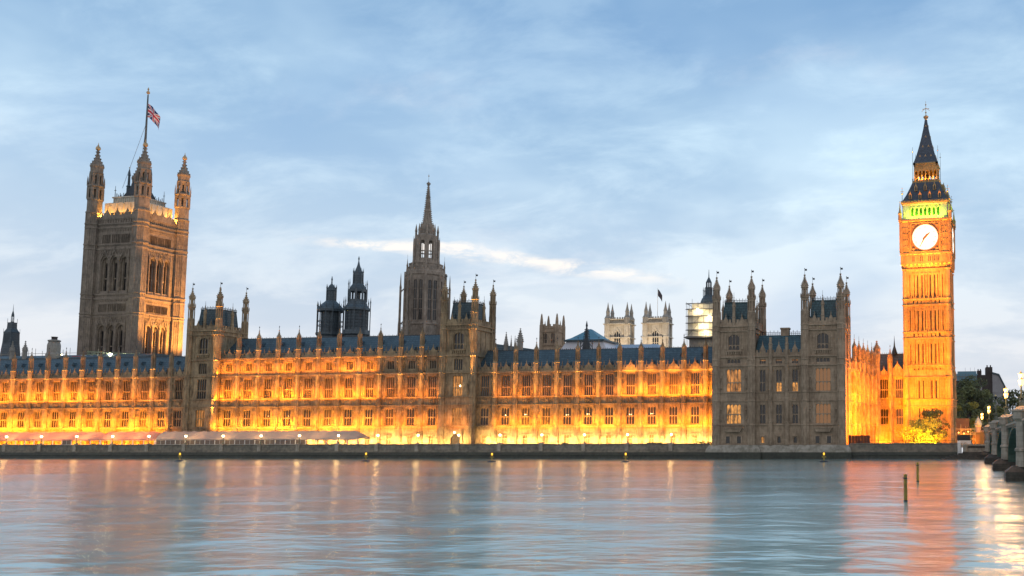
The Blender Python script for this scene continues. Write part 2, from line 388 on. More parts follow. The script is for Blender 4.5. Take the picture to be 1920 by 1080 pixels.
def spirelet(b, cx, cy, r, z0, z1, n=8, m=0, crock=True, bulge=.55):
    """ogee pinnacle cap with crockets and finial"""
    H = z1 - z0
    prof = [(r * 1.12, z0), (r * 1.12, z0 + .06 * H), (r * .98, z0 + .10 * H), (r * .82, z0 + .22 * H), (r * .50, z0 + .40 * H), (r * .28, z0 + .58 * H), (r * .15, z0 + .76 * H), (r * .09, z0 + .9 * H)]
    b.lathe(cx, cy, prof, n, pi / n, m)
    if crock: crockets(b, cx, cy, prof[2:], min(n, 8), pi / n, max(.28, H * .085), r * .30, m)
    b.lathe(cx, cy, [(r * .1, z0 + .86 * H), (r * .32, z0 + .90 * H), (r * .32, z0 + .925 * H), (r * .1, z0 + .95 * H), (.02, z1)], 6, 0, m)
def openwork(b, cx, cy, r, z0, z1, n=8, m=0, mdark=None, col=.16, core=.62):
    """stage of thin corner shafts round a core, pointed heads between them"""
    rot = pi / n
    if core: b.lathe(cx, cy, [(r * core, z0), (r * core, z1)], n, rot, m if mdark is None else mdark)
    for j in range(n):
        a = rot + 2 * pi * j / n
        b.lathe(cx + r * .94 * cos(a), cy + r * .94 * sin(a), [(r * col, z0), (r * col, z1)], 4, a, m)
    b.lathe(cx, cy, [(r, z1 - (z1 - z0) * .16), (r * 1.02, z1)], n, rot, m)
    b.lathe(cx, cy, [(r, z0), (r, z0 + (z1 - z0) * .10)], n, rot, m)
def vane(b, cx, cy, z0, z1, m=0, flag=True):
    b.tube((cx, cy, z0), (cx, cy, z1), .045, 4, m, .03)
    if flag:
        b.box(cx, cx + .55, cy - .02, cy + .02, z1 - .55, z1 - .12, m); b.ball(cx, cy, z1, .1, m, 5)
def battlement(b, x0, x1, y, z0, z1, pitch=1.0, thick=.3, m=0):
    h = z1 - z0; b.box(x0, x1, y, y + thick, z0, z0 + h * .55, m)
    n = max(1, round((x1 - x0) / pitch)); p = (x1 - x0) / n
    for i in range(n):
        xa = x0 + i * p
        b.box(xa + p * .22, xa + p * .78, y, y + thick, z0 + h * .55, z1, m)
        b.box(xa + p * .18, xa + p * .82, y - .05, y + thick + .03, z1, z1 + .1, m)
        b.box(xa + p * .36, xa + p * .64, y - .03, y - .003, z0 + h * .12, z0 + h * .45, m)
    b.box(x0, x1, y - .08, y + thick, z0 - .12, z0 + .08, m)
def gablet(b, x, y, w, z0, z1, m=0):
    h = z1 - z0
    b.prism_y([(x - w / 2, z0), (x + w / 2, z0), (x + w / 2, z0 + h * .45), (x + w * .32, z0 + h * .62), (x, z1), (x - w * .32, z0 + h * .62), (x - w / 2, z0 + h * .45)], y, y + .3, m)
    b.box(x - w * .2, x + w * .2, y - .08, y - .004, z0 + h * .2, z0 + h * .5, m)
    b.lathe(x, y + .15, [(.1, z1 - .05), (.16, z1 + .2), (.05, z1 + .3), (.03, z1 + .75)], 5, 0, m)
def niche(b, x, y, z0, z1, w=.5, m=0):
    """blind niche: two thin shafts, corbel, standing figure and canopy"""
    for s in (-1, 1): b.box(x + s * w / 2 - .06, x + s * w / 2 + .06, y - .13, y - .003, z0, z1, m)
    h = z1 - z0
    b.lathe(x, y - .12, [(.03, z0 + h * .02), (.22, z0 + h * .14), (.22, z0 + h * .18)], 6, 0, m)
    b.lathe(x, y - .12, [(.15, z0 + h * .18), (.17, z0 + h * .30), (.12, z0 + h * .46), (.17, z0 + h * .56), (.06, z0 + h * .60), (.09, z0 + h * .65), (.04, z0 + h * .69)], 6, 0, m)
    b.lathe(x, y - .14, [(.22, z0 + h * .76), (.24, z0 + h * .82), (.10, z0 + h * .90), (.02, z1)], 6, 0, m)
def arms_mesh(stone):
    """carved shield between two upright beasts under a crown, seen as relief"""
    b = MB(stone)
    b.box(-1.0, 1.0, -.03, 0, -.75, .72)
    b.prism_y([(-.26, .22), (-.26, -.12), (0, -.46), (.26, -.12), (.26, .22)], -.26, -.02)
    b.lathe(0, -.16, [(.24, .26), (.28, .36), (.2, .5), (.27, .62), (.04, .66)], 7, 0)
    for s in (-1, 1):
        b.lathe(s * .52, -.15, [(.1, -.55), (.2, -.35), (.15, -.05), (.22, .18), (.14, .33), (.06, .42)], 6, 0)
        b.lathe(s * .50, -.2, [(.05, .34), (.15, .44), (.13, .56), (.03, .62)], 6, 0)
        b.tube((s * .48, -.2, .12), (s * .26, -.22, .2), .07, 4); b.tube((s * .5, -.2, -.1), (s * .26, -.22, -.16), .07, 4)
        b.tube((s * .66, -.12, -.3), (s * .92, -.12, .1), .05, 4); b.tube((s * .92, -.12, .1), (s * .78, -.12, .38), .05, 4)
        b.box(s * .88 - .07, s * .88 + .07, -.12, -.02, -.72, .7)
    b.box(-.8, .8, -.2, -.02, -.70, -.56)
    return b.mesh('coat_of_arms')
ARMS = {}
def arms(parent, x, y, z, stone='limestone', sc=1.0):
    if stone not in ARMS: ARMS[stone] = arms_mesh(stone)
    o = O('coat_of_arms', ARMS[stone], parent, (x, y, z)); o.scale = (sc, 1, sc); return o

# ---- the long ranges -------------------------------------------------------
Z0, ZP, ZA, ZB, ZC = 2.6, 7.87, 13.4, 15.42, 21.62        # terrace, plinth string, first strings, cornice
def pier_mesh(ztop, stone, strings, w=.64, d=.74):
    b = MB(stone)
    plan = lambda k: [(-w * k, 0.02), (-w * k, -d * .5 * k), (-w * .58 * k, -d * k), (w * .58 * k, -d * k), (w * k, -d * .5 * k), (w * k, 0.02)]
    zs = [Z0] + strings + [ztop]; ks = [1.12, 1.0, 1.0, .96, .93, .9][:len(zs) - 1]
    for i, (za, zb) in enumerate(zip(zs[:-1], zs[1:])):
        k = ks[i]; b.loops([[(x, y, z) for x, y in plan(k)] for z in (za, zb)])
        b.loops([[(x, y, z) for x, y in plan(q)] for q, z in ((k, zb - .22), (k * 1.14, zb - .1), (k * 1.14, zb + .06), (k, zb + .12))])
        for s in (-1, 1):
            xe = s * w * .5 * k
            b.box(min(xe, xe - s * .1), max(xe, xe - s * .1), -d * k - .05, -d * k + .02, za + .3, zb - .3)
            b.box(s * w * .93 * k - .05, s * w * .93 * k + .05, -d * .55 * k - .05, -d * .5 * k + .02, za + .3, zb - .3)
        zm = (za + zb) / 2
        if zb - za > 3: b.box(-w * .5 * k, w * .5 * k, -d * k - .04, -d * k, zm - .07, zm + .07)
    return b.mesh('buttress')
def pinnacle_mesh(zb, stone, h=7.6, r=.53):
    b = MB(stone, 'dark_iron'); cy = -.35
    b.lathe(0, cy, [(r * 1.25, zb), (r * 1.25, zb + h * .27), (r * 1.4, zb + h * .285), (r * 1.4, zb + h * .305), (r, zb + h * .33)])
    openwork(b, 0, cy, r, zb + h * .33, zb + h * .72, 8, 0, None, .17, .66)
    spirelet(b, 0, cy, r * 1.02, zb + h * .72, zb + h, 8)
    vane(b, 0, cy, zb + h - .1, zb + h + 1.1, 1, False); b.box(-.12, .12, cy - .02, cy + .02, zb + h + .62, zb + h + .86, 1)
    return b.mesh('pinnacle')
_P = {}
def build_range(root, xs, xl, xr, third=False, stone='limestone', roof=True, roofmat='slate', lit=lambda bay, storey: 'glass', doors=True, ridge_y=6.2, litfin=()):
    """a river range in local coordinates: x along the front, wall plane y = 0, front towards -y"""
    top = 26.17 if third else ZC
    strings = [ZP, ZA, ZB] + ([ZC] if third else [])
    b = MB(stone); ops = []
    bays = list(zip([xl] + xs, xs + [xr])); bays = [q for q in bays if q[1] - q[0] > 2.6]
    ctr = []
    for (a, c) in bays:
        m = (a + c) / 2 + (0 if c - a > 4.5 else 0); ctr.append(m)
        ops += [(m - 1.08, m + 1.08, 8.2, 12.5), (m - 1.12, m + 1.12, 15.5, 20.75)]
        if third: ops.append((m - .95, m + .95, 22.75, 24.95))
        if doors: ops.append((m - .62, m + .62, 2.7, 5.65))
    wall_face(b, xl, xr, Z0, top, 0, ops)
    for z, p, t in [(ZP, .52, .16), (7.15, .20, .12), (ZA, .36, .13), (ZB, .38, .13), (ZC, .46, .18)] + ([(26.17, .48, .18)] if third else []):
        b.box(xl, xr, -p, -.002, z - t, z + t); b.box(xl, xr, -p * .55, -.002, z - t - .16, z - t)
    for (a, c), m in zip(bays, ctr):
        half = (c - a) / 2
        for s in (-1, 1):
            for za, zb in ((8.1, 12.9), (15.6, 20.9)) + (((22.0, 25.6),) if third else ()):
                if half > 2.2: niche(b, m + s * (half + .25) * .58 + s * .12, 0, za + .1, zb, .52)
                b.box(m + s * 1.27 - .07, m + s * 1.27 + .07, -.16, -.003, za, zb)
            b.box(m + s * 1.5 - .05, m + s * 1.5 + .05, -.07, -.003, ZA + .1, ZB - .1)
        # hood of small cusps over each row of windows
        for zz in (13.0, 21.1) + ((25.5,) if third else ()):
            n = 8
            for i in range(n):
                xa = m - 1.3 + i * 2.6 / n; b.prism_y([(xa, zz + .3), (xa, zz - .12), (xa + .16, zz - .38), (xa + .32, zz - .12), (xa + .32, zz + .3)], -.17, -.003)
        if third:
            for i in range(7):
                xa = m - 1.05 + i * .3; b.box(xa, xa + .16, -.09, -.003, 21.9, 22.6)
        if doors:
            b.box(m - 1.0, m + 1.0, -.2, -.003, 5.72, 5.98); b.box(m - 1.0, m - .84, -.14, -.003, 5.2, 5.72); b.box(m + .84, m + 1.0, -.14, -.003, 5.2, 5.72)
    b.box(xl, xr, .46, .9, Z0, top)                # core behind the skin
    b.build('wall', root)
    for k, m in enumerate(ctr):
        window(root, m, 0, 8.2, 2.16, 4.3, 3, (.50,), 0, lit(k, 1), stone)
        window(root, m, 0, 15.5, 2.24, 5.25, 4, (.45,), 0, lit(k, 2), stone)
        if third: window(root, m, 0, 22.75, 1.9, 2.2, 4, (), 0, lit(k, 3), stone)
        if doors: window(root, m, 0, 2.7, 1.24, 2.95, 2, (.72,), 0, lit(k, 0), stone, name='door', mull=.1)
        arms(root, m, 0, 14.4, stone)
    key = (top, stone)
    if key not in _P: _P[key] = (pier_mesh(top, stone, strings), pinnacle_mesh(top, stone))
    for x in xs:
        o = O('buttress', _P[key][0], root, (x, 0, 0)); O('pinnacle', _P[key][1], o)
    b = MB(stone)
    for (a, c), m in zip(bays, ctr):
        battlement(b, a + .6, c - .6, -.12, top + .2, top + 1.3, .95); gablet(b, m, -.16, 1.5, top + .25, top + 2.35)
        for s in (-1, 1): b.lathe(m + s * 1.45, -.02, [(.12, top + 1.2), (.14, top + 1.9), (.03, top + 2.6)], 5, 0)
    b.build('parapet', root)
    if roof:
        rz = top + .5; rt = top + 6.0
        b = MB(roofmat, 'dark_iron'); b.prism_y  # noqa
        pts = [(.5, rz), (ridge_y, rt), (ridge_y + 1.2, rt), (ridge_y + 9, rz - 1.5)]
        for (ya, za), (yb, zb) in zip(pts[:-1], pts[1:]): b.poly([(xl, ya, za), (xr, ya, za), (xr, yb, zb), (xl, yb, zb)])
        for x in (xl, xr): b.poly([(x, y, z) for y, z in pts])
        r = b.build('roof', root)
        b = MB('slate', 'dark_iron')
        n = int((xr - xl) / .55)
        for i in range(n):
            x = xl + (i + .5) * (xr - xl) / n; b.box(x - .06, x + .06, ridge_y + .1, ridge_y + .16, rt, rt + (.42 if i % 2 else .26), 1)
        b.box(xl, xr, ridge_y, ridge_y + .3, rt - .04, rt + .14, 1); b.build('cresting', r)
        b = MB(roofmat, 'dark_iron')
        b.loops([[(-.35, -.5, -.1), (.35, -.5, -.1), (0, -.5, .75)], [(-.35, .6, .1), (.35, .6, .1), (0, .8, .8)]])
        b.poly([(-.24, -.52, -.02), (.24, -.52, -.02), (0, -.52, .55)], 1); vm = b.mesh('roof_vent')
        for (a, c), m in zip(bays, ctr):
            for t, dx in ((.22, 0), (.62, .9)): O('roof_vent', vm, r, (m + dx, .5 + (ridge_y - .5) * t, rz + (rt - rz) * t))
    return ctr

AMBER = (1.0, .285, .006); YELLOW = (1.0, .335, .009); DEEP = (1.0, .245, .003); PIER = (1.0, .44, .075)
FX = {}
def flood(x, y, z, rz=0, label='small bright floodlight on the terrace floor against the foot of the palace wall', cat='floodlight', group='floodlights at the foot of the palace wall'):
    """floodlight housing on a bracket, lens turned up to the wall"""
    if 'h' not in FX:
        b = MB('dark_iron'); b.loops([[(-.35, -.15, .25), (.35, -.15, .25), (.35, .2, .12), (-.35, .2, .12)], [(-.4, -.2, .62), (.4, -.2, .62), (.4, .25, .42), (-.4, .25, .42)]])
        b.box(-.05, .05, -.05, .05, 0, .3); b.box(-.2, .2, -.2, .2, 0, .05); FX['h'] = b.mesh('housing')
        q = MB('flood_glow'); q.poly([(-.36, -.17, .63), (.36, -.17, .63), (.36, .22, .44), (-.36, .22, .44)]); FX['l'] = q.mesh('lens')
    t = thing('floodlight', label, cat, (x, y, z), rz, group)
    O('housing', FX['h'], t); O('lens', FX['l'], t); return t

# ------------------------------------------------------------------ the setting: ground, river
def sheet(name, m, x0, x1, y0, y1, z):
    b = MB(m); b.poly([(x0, y0, z), (x1, y0, z), (x1, y1, z), (x0, y1, z)]); return struct(b.build(name))
sheet('river', 'water', -2500, 2500, -400, 213.0, 0.0)
sheet('ground', 'ground', -4000, 4000, 213.2, 6000, 2.55)
sheet('terrace_floor', 'paving', -420, -56, 213.4, 222.4, 2.58)
sheet('lawn', 'lawn', -21, 3, 214, 258, 2.62)

# ------------------------------------------------------------------ the long river ranges
LITN = {(7, 1): 'glass_dim'}
def lit_north(b, s):
    return 'door_wood' if s == 0 else ('glass_blind' if (b * 5 + s * 3) % 11 in (2, 7) else 'glass')
XN = [-113.23 + 5.5 * i for i in range(11)]
north = thing('palace_range', 'floodlit two-storey palace range under slate roof, between middle tower and unlit twin-towered pavilion', 'palace wing', (0, 222, 0))
build_range(north, XN, -119.0, -52.0, False, 'limestone', True, 'slate', lit_north)
XC = [-186.41 + 5.874 * i for i in range(10)]
central = thing('palace_range', 'central palace range with three window rows, between the two tall turreted mid towers', 'palace wing', (0, 222, 0))
build_range(central, XC, -192.4, -127.6, True, 'limestone', True, 'slate', lambda b, s: 'door_wood' if s == 0 else ('glass_blind' if (b * 7 + s * 5) % 13 in (1, 4, 9) else 'glass'))
CHM = []
def chandelier(root, x, z, n):
    """cluster of lit globes hanging just inside a window"""
    b = MB('globe_glow', 'dark_iron')
    for i in range(n): b.ball((i - (n - 1) / 2) * .55, .3, 0, .13, 0, 6)
    b.box(-.6, .6, .28, .32, .12, .15, 1); b.build('chandelier', root, (x, 0, z))
for k, n_ in ((0, 0), (1, 1), (2, 2), (4, 2), (5, 2), (7, 2), (8, 2)):
    if n_: chandelier(north, XN[k] - 2.75, 10.55 + (k % 3) * .15, n_)
for k, zz in ((3, 10.9), (5, 8.6), (2, 10.9)): chandelier(central, XC[k] - 2.94 + .3, zz, 1)
XS = [-206.56 - 5.5 * i for i in range(13)][::-1]
south = thing('palace_range', 'floodlit palace range with two window rows, behind the pink marquee, below the flag tower', 'palace wing', (0, 222, 0))
build_range(south, XS, -278.0, -201.8, False, 'limestone', True, 'slate', lambda b, s: 'door_wood' if s == 0 else ('glass_blind' if (b * 7 + s * 5) % 13 in (1, 4, 9) else 'glass'))

# ------------------------------------------------------------------ square towers with four turrets
def turret(root, x, y, z0, zl, r, stone, body=True, scale=1.0):
    """zl: (cornice, panel top, ring, cap, tip, vane)"""
    zc, zp, zr, zk, zt, zv = zl
    b = MB(stone, 'dark_iron')
    b.lathe(x, y, [(r, z0), (r, zc)])
    for z in [ZP, ZA, ZB, ZC] + [zc - 8, zc - 1.1, zc]:
        if z0 < z <= zc: b.lathe(x, y, [(r, z - .2), (r * 1.14, z - .08), (r * 1.14, z + .1), (r, z + .2)])
    for j in range(8):
        a = pi / 8 + j * pi / 4
        b.lathe(x + r * cos(a), y + r * sin(a), [(.085, z0), (.085, zp)], 4, a)
    b.lathe(x, y, [(r * .97, zc), (r * .97, zp - .1), (r * 1.08, zp), (r * .96, zp + .15)])
    tb = b.build('turret', root)
    b = MB(stone, 'dark_iron', 'dark_iron')
    openwork(b, x, y, r * .95, zp, zr - .15, 8, 0, None, .15, .62)
    b.lathe(x, y, [(r * .95, zr - .2), (r * 1.2, zr), (r * 1.2, zr + .15), (r * .8, zr + .2)])
    for j in range(8):
        a = pi / 8 + j * pi / 4; b.lathe(x + r * 1.08 * cos(a), y + r * 1.08 * sin(a), [(.09, zr), (.1, zr + .6), (.02, zr + 1.1)], 4, a)
    openwork(b, x, y, r * .78, zr + .1, zk, 8, 0, None, .16, .55)
    spirelet(b, x, y, r * .92, zk, zt, 8)
    vane(b, x, y, zt - .1, zv, 1)
    b.build('turret_top', tb)
def square_tower_block(root, hx, hy, y0, lv, stone, mats_win, wall_z0=Z0, ww=2.7, litmap={}, roofmat='slate', side=True, r=.82):
    """tower centred on local x = 0, its front wall plane at y0, depth 2*hy; lv: string, win bottom, win top, corn a, corn b, parapet top, then turret levels"""
    st, wb, wt, ca, cb, pt, tl, rooft = lv
    cy = y0 + hy
    b = MB(stone)
    ops = [(-ww / 2, ww / 2, 8.1, 12.6), (-ww / 2, ww / 2, 15.55, 20.8), (-ww / 2 + .15, ww / 2 - .15, 22.2, st - .9 if st - .9 > 23 else 23.2), (-1.35, 1.35, wb, wt)]
    wall_face(b, -hx, hx, wall_z0, ca, y0, ops, .5)
    for z, p, t in [(ZP, .26, .14), (ZA, .2, .1), (ZB, .22, .1), (ZC, .3, .15), (st, .34, .16)]: b.box(-hx, hx, y0 - p, y0 - .002, z - t, z + t)
    for s in (-1, 1):
        for za, zb in ((8.2, 13), (15.6, 21), (st + .6, ca - .4)):
            for q, wd in ((.62, .11), (.86, .08)): b.box(s * hx * q - wd / 2, s * hx * q + wd / 2, y0 - .12, y0 - .003, za, zb)
        for za in (8.6, 16.0): niche(b, s * hx * .72, y0, za, za + 3.6, .5)
        b.box(s * 1.55 - .12, s * 1.55 + .12, y0 - .2, y0 - .003, wb - .4, wt + .1)
        b.box(s * 2.0 - .2, s * 2.0 + .2, y0 - .1, y0 - .003, wb + .2, wt - .2)
        for k in range(5): b.box(s * 2.0 - .26, s * 2.0 + .26, y0 - .2, y0 - .1, wb + .3 + k * .8, wb + .55 + k * .8)
    for k in range(7): b.box(-1.8 + k * .55, -1.55 + k * .55, y0 - .34, y0 - .003, wb - 1.0, wb - .35)   # balcony corbels
    b.box(-2.0, 2.0, y0 - .4, y0 - .003, wb - .34, wb - .12)
    # side walls, back wall
    for s in (-1, 1):
        x = s * hx
        b.poly([(x, y0, wall_z0), (x, y0 + 2 * hy, wall_z0), (x, y0 + 2 * hy, ca), (x, y0, ca)])
        for q in (-.52, -.18, .18, .52): b.box(min(x, x + s * .12), max(x, x + s * .12), cy + q * hy * 1.5 - .1, cy + q * hy * 1.5 + .1, st + .5, ca - .3)
        b.box(min(x, x + s * .3), max(x, x + s * .3), y0, y0 + 2 * hy, st - .15, st + .15)
    b.poly([(-hx, y0 + 2 * hy, wall_z0), (hx, y0 + 2 * hy, wall_z0), (hx, y0 + 2 * hy, ca), (-hx, y0 + 2 * hy, ca)])
    # cornice with quatrefoil band
    b.box(-hx - .35, hx + .35, y0 - .38, y0 + 2 * hy + .38, ca - .18, ca + .08); b.box(-hx - .1, hx + .1, y0 - .1, y0 + 2 * hy + .1, ca + .08, cb - .15)
    b.box(-hx - .45, hx + .45, y0 - .48, y0 + 2 * hy + .48, cb - .15, cb + .12)
    nq = int(2 * hx / .8)
    for i in range(nq):
        x = -hx + (i + .5) * 2 * hx / nq; b.box(x - .2, x + .2, y0 - .22, y0 - .103, ca + .2, cb - .26)
    b.build('wall', root)
    window(root, 0, y0, 8.1, ww, 4.5, 4, (.5,), 0, litmap.get(1, 'glass'), stone)
    window(root, 0, y0, 15.55, ww, 5.25, 4, (.42,), 0, litmap.get(2, 'glass'), stone)
    z3 = st - .9 if st - .9 > 23 else 23.2
    window(root, 0, y0, 22.2, ww - .3, z3 - 22.2, 4, (), 0, litmap.get(3, 'glass'), stone)
    window(root, 0, y0, wb, 2.7, wt - wb, 3, (.32,), 1.1, litmap.get(4, 'glass'), stone)
    if side:
        for s in (1,):
            for q in (-.34, .34):
                yy = cy + q * hy
                wb_ = MB(stone, 'glass'); x = s * hx
                window(root, x + .03, yy, wb + .2, 1.3, wt - wb - .3, 2, (.4,), .6, 'glass', stone, rz=pi / 2)
    for s in (-1, 1):
        for yy in (y0, y0 + 2 * hy): turret(root, s * hx, yy, wall_z0, tl, r, stone)
    b = MB(stone)
    battlement(b, -hx + r, hx - r, y0 - .2, cb + .15, pt - .25, 1.0); gablet(b, -hx * .46, y0 - .24, 1.25, cb + .2, pt + .7); gablet(b, hx * .46, y0 - .24, 1.25, cb + .2, pt + .7)
    b.build('parapet', root)
    bb = MB(stone); battlement(bb, -hy + r, hy - r, 0, cb + .15, pt - .25, 1.0); gablet(bb, 0, -.04, 1.25, cb + .2, pt + .6); bm = bb.mesh('parapet')
    for s in (-1, 1): O('parapet', bm, root, (s * (hx + .2), cy, 0), s * pi / 2)
    # slender mid-face pinnacles standing free before the roof
    for (x, y) in ((0, y0 - .05), (hx, cy), (-hx, cy)):
        b = MB(stone, 'dark_iron')
        zz = pt + (rooft - pt) * .95
        b.lathe(x, y, [(.42, cb), (.42, pt + .3), (.52, pt + .4), (.36, pt + .6), (.34, zz - 1.1)], 8); spirelet(b, x, y, .42, zz - 1.1, zz + 1.3, 8); vane(b, x, y, zz + 1.2, zz + 2.3, 1, False)
        b.build('pinnacle', root)
    b = MB(roofmat, 'dark_iron')
    a0, a1 = (hx - 1.0, hy - 1.0), (hx * .66, hy * .66)
    b.loops([[(-p, cy - q, z), (p, cy - q, z), (p, cy + q, z), (-p, cy + q, z)] for (p, q), z in ((a0, cb), ((a0[0] * .86 + a1[0] * .14, a0[1] * .86 + a1[1] * .14), cb + 1.2), (a1, rooft - .2), ((a1[0] + .1, a1[1] + .1), rooft))])
    rf = b.build('roof', root)
    b = MB('dark_iron'); p, q = a1
    for i in range(15):
        for yy in (cy - q, cy + q):
            x = -p + i * 2 * p / 14; b.box(x - .045, x + .045, yy - .04, yy + .04, rooft, rooft + (.95 if i % 2 else .6))
        for xx in (-p, p):
            y = cy - q + i * 2 * q / 14; b.box(xx - .04, xx + .04, y - .045, y + .045, rooft, rooft + (.95 if i % 2 else .6))
    for zz in (.1, .5):
        for yy in (cy - q, cy + q): b.box(-p, p, yy - .035, yy + .035, rooft + zz - .05, rooft + zz + .05)
        for xx in (-p, p): b.box(xx - .035, xx + .035, cy - q, cy + q, rooft + zz - .05, rooft + zz + .05)
    b.build('cresting', rf)
    for x in (-hx * .42, hx * .42):
        b = MB(roofmat)
        b.loops([[(x - .4, cy - a0[1] - .1, cb + .3), (x + .4, cy - a0[1] - .1, cb + .3), (x, cy - a0[1] - .1, cb + 2.6)], [(x - .4, cy - a1[1], cb + .8), (x + .4, cy - a1[1], cb + .8), (x, cy - a1[1], cb + 3.0)]])
        b.lathe(x, cy - a0[1] - .1, [(.06, cb + 2.4), (.16, cb + 2.9), (.03, cb + 3.7)], 5, 0)
        b.build('lucarne', rf)

LV_MID = (25.95, 27.6, 31.9, 32.8, 33.85, 35.5, (33.9, 37.0, 40.3, 42.7, 45.7, 46.9), 39.8)
for cx, lm, lab in ((-196.45, {1: 'glass_warm'}, 'four-turreted stone tower left of the three-storey range, one turret edge lit, windows dark above'),
                    (-123.05, {1: 'glass_warm', 2: 'glass_warm'}, 'four-turreted stone tower right of the three-storey range, with a glowing lamp in its window')):
    t = thing('corner_tower', lab, 'tower', (cx, 222, 0), 0, 'four-turreted towers of the river front')
    square_tower_block(t, 4.2, 4.7, -1.0, LV_MID, 'limestone', None, litmap=lm, roofmat='slate')
    if cx > -150:
        b = MB('limestone'); b.prism_y([(-1.9, 2.6), (-1.3, 2.6), (-1.3, 5.0), (0, 6.3), (1.3, 5.0), (1.3, 2.6), (1.9, 2.6), (1.9, 6.9), (-1.9, 6.9)], -1.5, -1.0)
        b.box(-1.95, 1.95, -1.6, -1.004, 6.9, 7.15); arch_head(b, -1.3, 1.3, 4.6, 6.2, -1.45, -1.1, 6.5); dp = b.build('door_surround', t)
        b = MB('dark_brick'); b.poly([(-1.3, -1.05, 2.6), (1.3, -1.05, 2.6), (1.3, -1.05, 6.3), (-1.3, -1.05, 6.3)]); b.build('door', t)
        q = MB('globe_glow'); q.ball(0, -.1, 0, .22); q.tube((0, 0, .3), (0, 0, .2), .03); q.build('wall_lamp', t, (.95, -1.35, 18.2))
        q = MB('globe_glow'); q.ball(0, 0, 0, .28); q.build('wall_lamp', t, (0, -1.9, 6.4))

# ------------------------------------------------------------------ the unlit river pavilion with its two towers
pav = thing('river_pavilion', 'unlit brown stone pavilion with two turreted towers rising straight from the river', 'palace wing', (0, 212.75, 0))
LV_PAV = (23.7, 25.3, 29.0, 29.85, 30.95, 32.7, (31.0, 34.2, 37.35, 39.65, 42.95, 44.2), 36.9)
ST = 'weathered_stone'
for cx, lm in ((-49.1, {1: 'glass_bright', 2: 'glass_warm'}), (-28.05, {1: 'glass_dim', 2: 'glass_dim'})):
    o = O('tower', None, pav, (cx, 0, 0))
    square_tower_block(o, 4.2, 6.5, 0.0, LV_PAV, ST, None, wall_z0=3.2, ww=3.5, litmap=lm, roofmat='slate_teal', r=.9)
b = MB(ST)
x0, x1, yf = -44.3, -32.9, .35
mids = (-42.3, -38.45, -34.65)
ops = []
for m in mids: ops += [(m - .7, m + .7, 8.05, 12.5), (m - .7, m + .7, 15.5, 20.6), (m - .75, m + .75, 22.0, 23.1), (m - .42, m + .42, 3.5, 5.1)]
wall_face(b, x0, x1, 3.2, 23.84, yf, ops, .5)
for z, p, t in [(ZP, .26, .14), (ZA, .2, .1), (ZB, .22, .1), (ZC, .32, .16), (23.84, .36, .17), (3.6, .12, .1)]: b.box(x0, x1, yf - p, yf - .002, z - t, z + t)
for m in mids:
    for s in (-1, 1):
        for za, zb in ((8.2, 13.0), (15.6, 21.0)):
            b.box(m + s * .95 - .06, m + s * .95 + .06, yf - .12, yf - .003, za, zb); b.box(m + s * 1.3 - .05, m + s * 1.3 + .05, yf - .08, yf - .003, za, zb)
        b.box(m + s * .55 - .1, m + s * .55 + .1, yf - .16, yf - .003, 3.3, 5.3)
    b.box(m - .68, m + .68, yf - .2, yf - .003, 5.2, 5.42); b.box(m - .6, m + .6, yf - .1, yf - .003, 13.7, 15.1)
    for k in range(4): b.box(m - .8 + k * .42, m - .56 + k * .42, yf - .12, yf - .003, 20.75, 21.3)
for xx in (x0, x1): b.poly([(xx, yf, 3.2), (xx, 13, 3.2), (xx, 13, 23.8), (xx, yf, 23.8)])
b.poly([(x0, 13, 3.2), (x1, 13, 3.2), (x1, 13, 23.8), (x0, 13, 23.8)])
b.build('wall', pav)
for k, m in enumerate(mids):
    window(pav, m, yf, 8.05, 1.4, 4.45, 2, (.5,), 0, 'glass', ST)
    window(pav, m, yf, 15.5, 1.4, 5.1, 2, (.44,), 0, 'glass', ST)
    if k:
        q = MB('glass_bright'); q.poly([(-.6, .31, .1), (.6, .31, .1), (.6, .31, 2.1), (-.6, .31, 2.1)]); q.build('lit_blind', pav, (m, yf, 15.5))
    window(pav, m, yf, 22.0, 1.5, 1.1, 3, (), 0, 'glass', ST)
    q = MB('glass_warm' if k != 1 else 'glass_dim')
    for i in range(3): q.poly([(-.62 + i * .45, .3, .75), (-.3 + i * .45, .3, .75), (-.3 + i * .45, .3, 1.0), (-.62 + i * .45, .3, 1.0)])
    q.build('lit_light', pav, (m, yf, 22.0))
    window(pav, m, yf, 3.5, .84, 1.6, 1, (), .4, 'glass_bright' if k == 0 else 'glass', ST)
b = MB(ST)
for cx in (-49.1, -28.05):
    for dx in (-1.9, .75):                       # small basement openings under the towers
        xx = cx + dx + .55
        b.box(xx - .75, xx - .45, -.16, -.004, 3.6, 5.2); b.box(xx + .45, xx + .75, -.16, -.004, 3.6, 5.2); b.box(xx - .8, xx + .8, -.2, -.004, 5.2, 5.4)
    b.prism_y([(cx - 2.0, 7.0), (cx - 1.6, 6.2), (cx + 1.6, 6.2), (cx + 2.0, 7.0)], -.8, -.004)
    b.box(cx - 2.1, cx + 2.1, -.9, -.004, 7.0, 7.25)
b.build('basement_trim', pav)
for cx in (-49.1, -28.05):
    for dx in (-1.9, .75):
        q = MB('glass'); q.poly([(-.45, -.02, 3.6), (.45, -.02, 3.6), (.45, -.02, 5.2), (-.45, -.02, 5.2)]); q.build('basement_window', pav, (cx + dx + .55, 0, 0))
for xx in (-44.0, -40.4, -36.55, -33.1):
    bb = pier_mesh(23.84, ST, [ZP, ZA, ZB, ZC], .42, .55)
    if xx in (-40.4, -36.55):
        o = O('buttress', bb, pav, (xx, yf, .6))
        q = MB(ST, 'dark_iron'); q.lathe(0, -.2, [(.45, 23.2), (.45, 26.4), (.52, 26.6), (.34, 26.9), (.34, 28.2)], 8); q.build('chimney_shaft', pav, (xx, yf, 0))
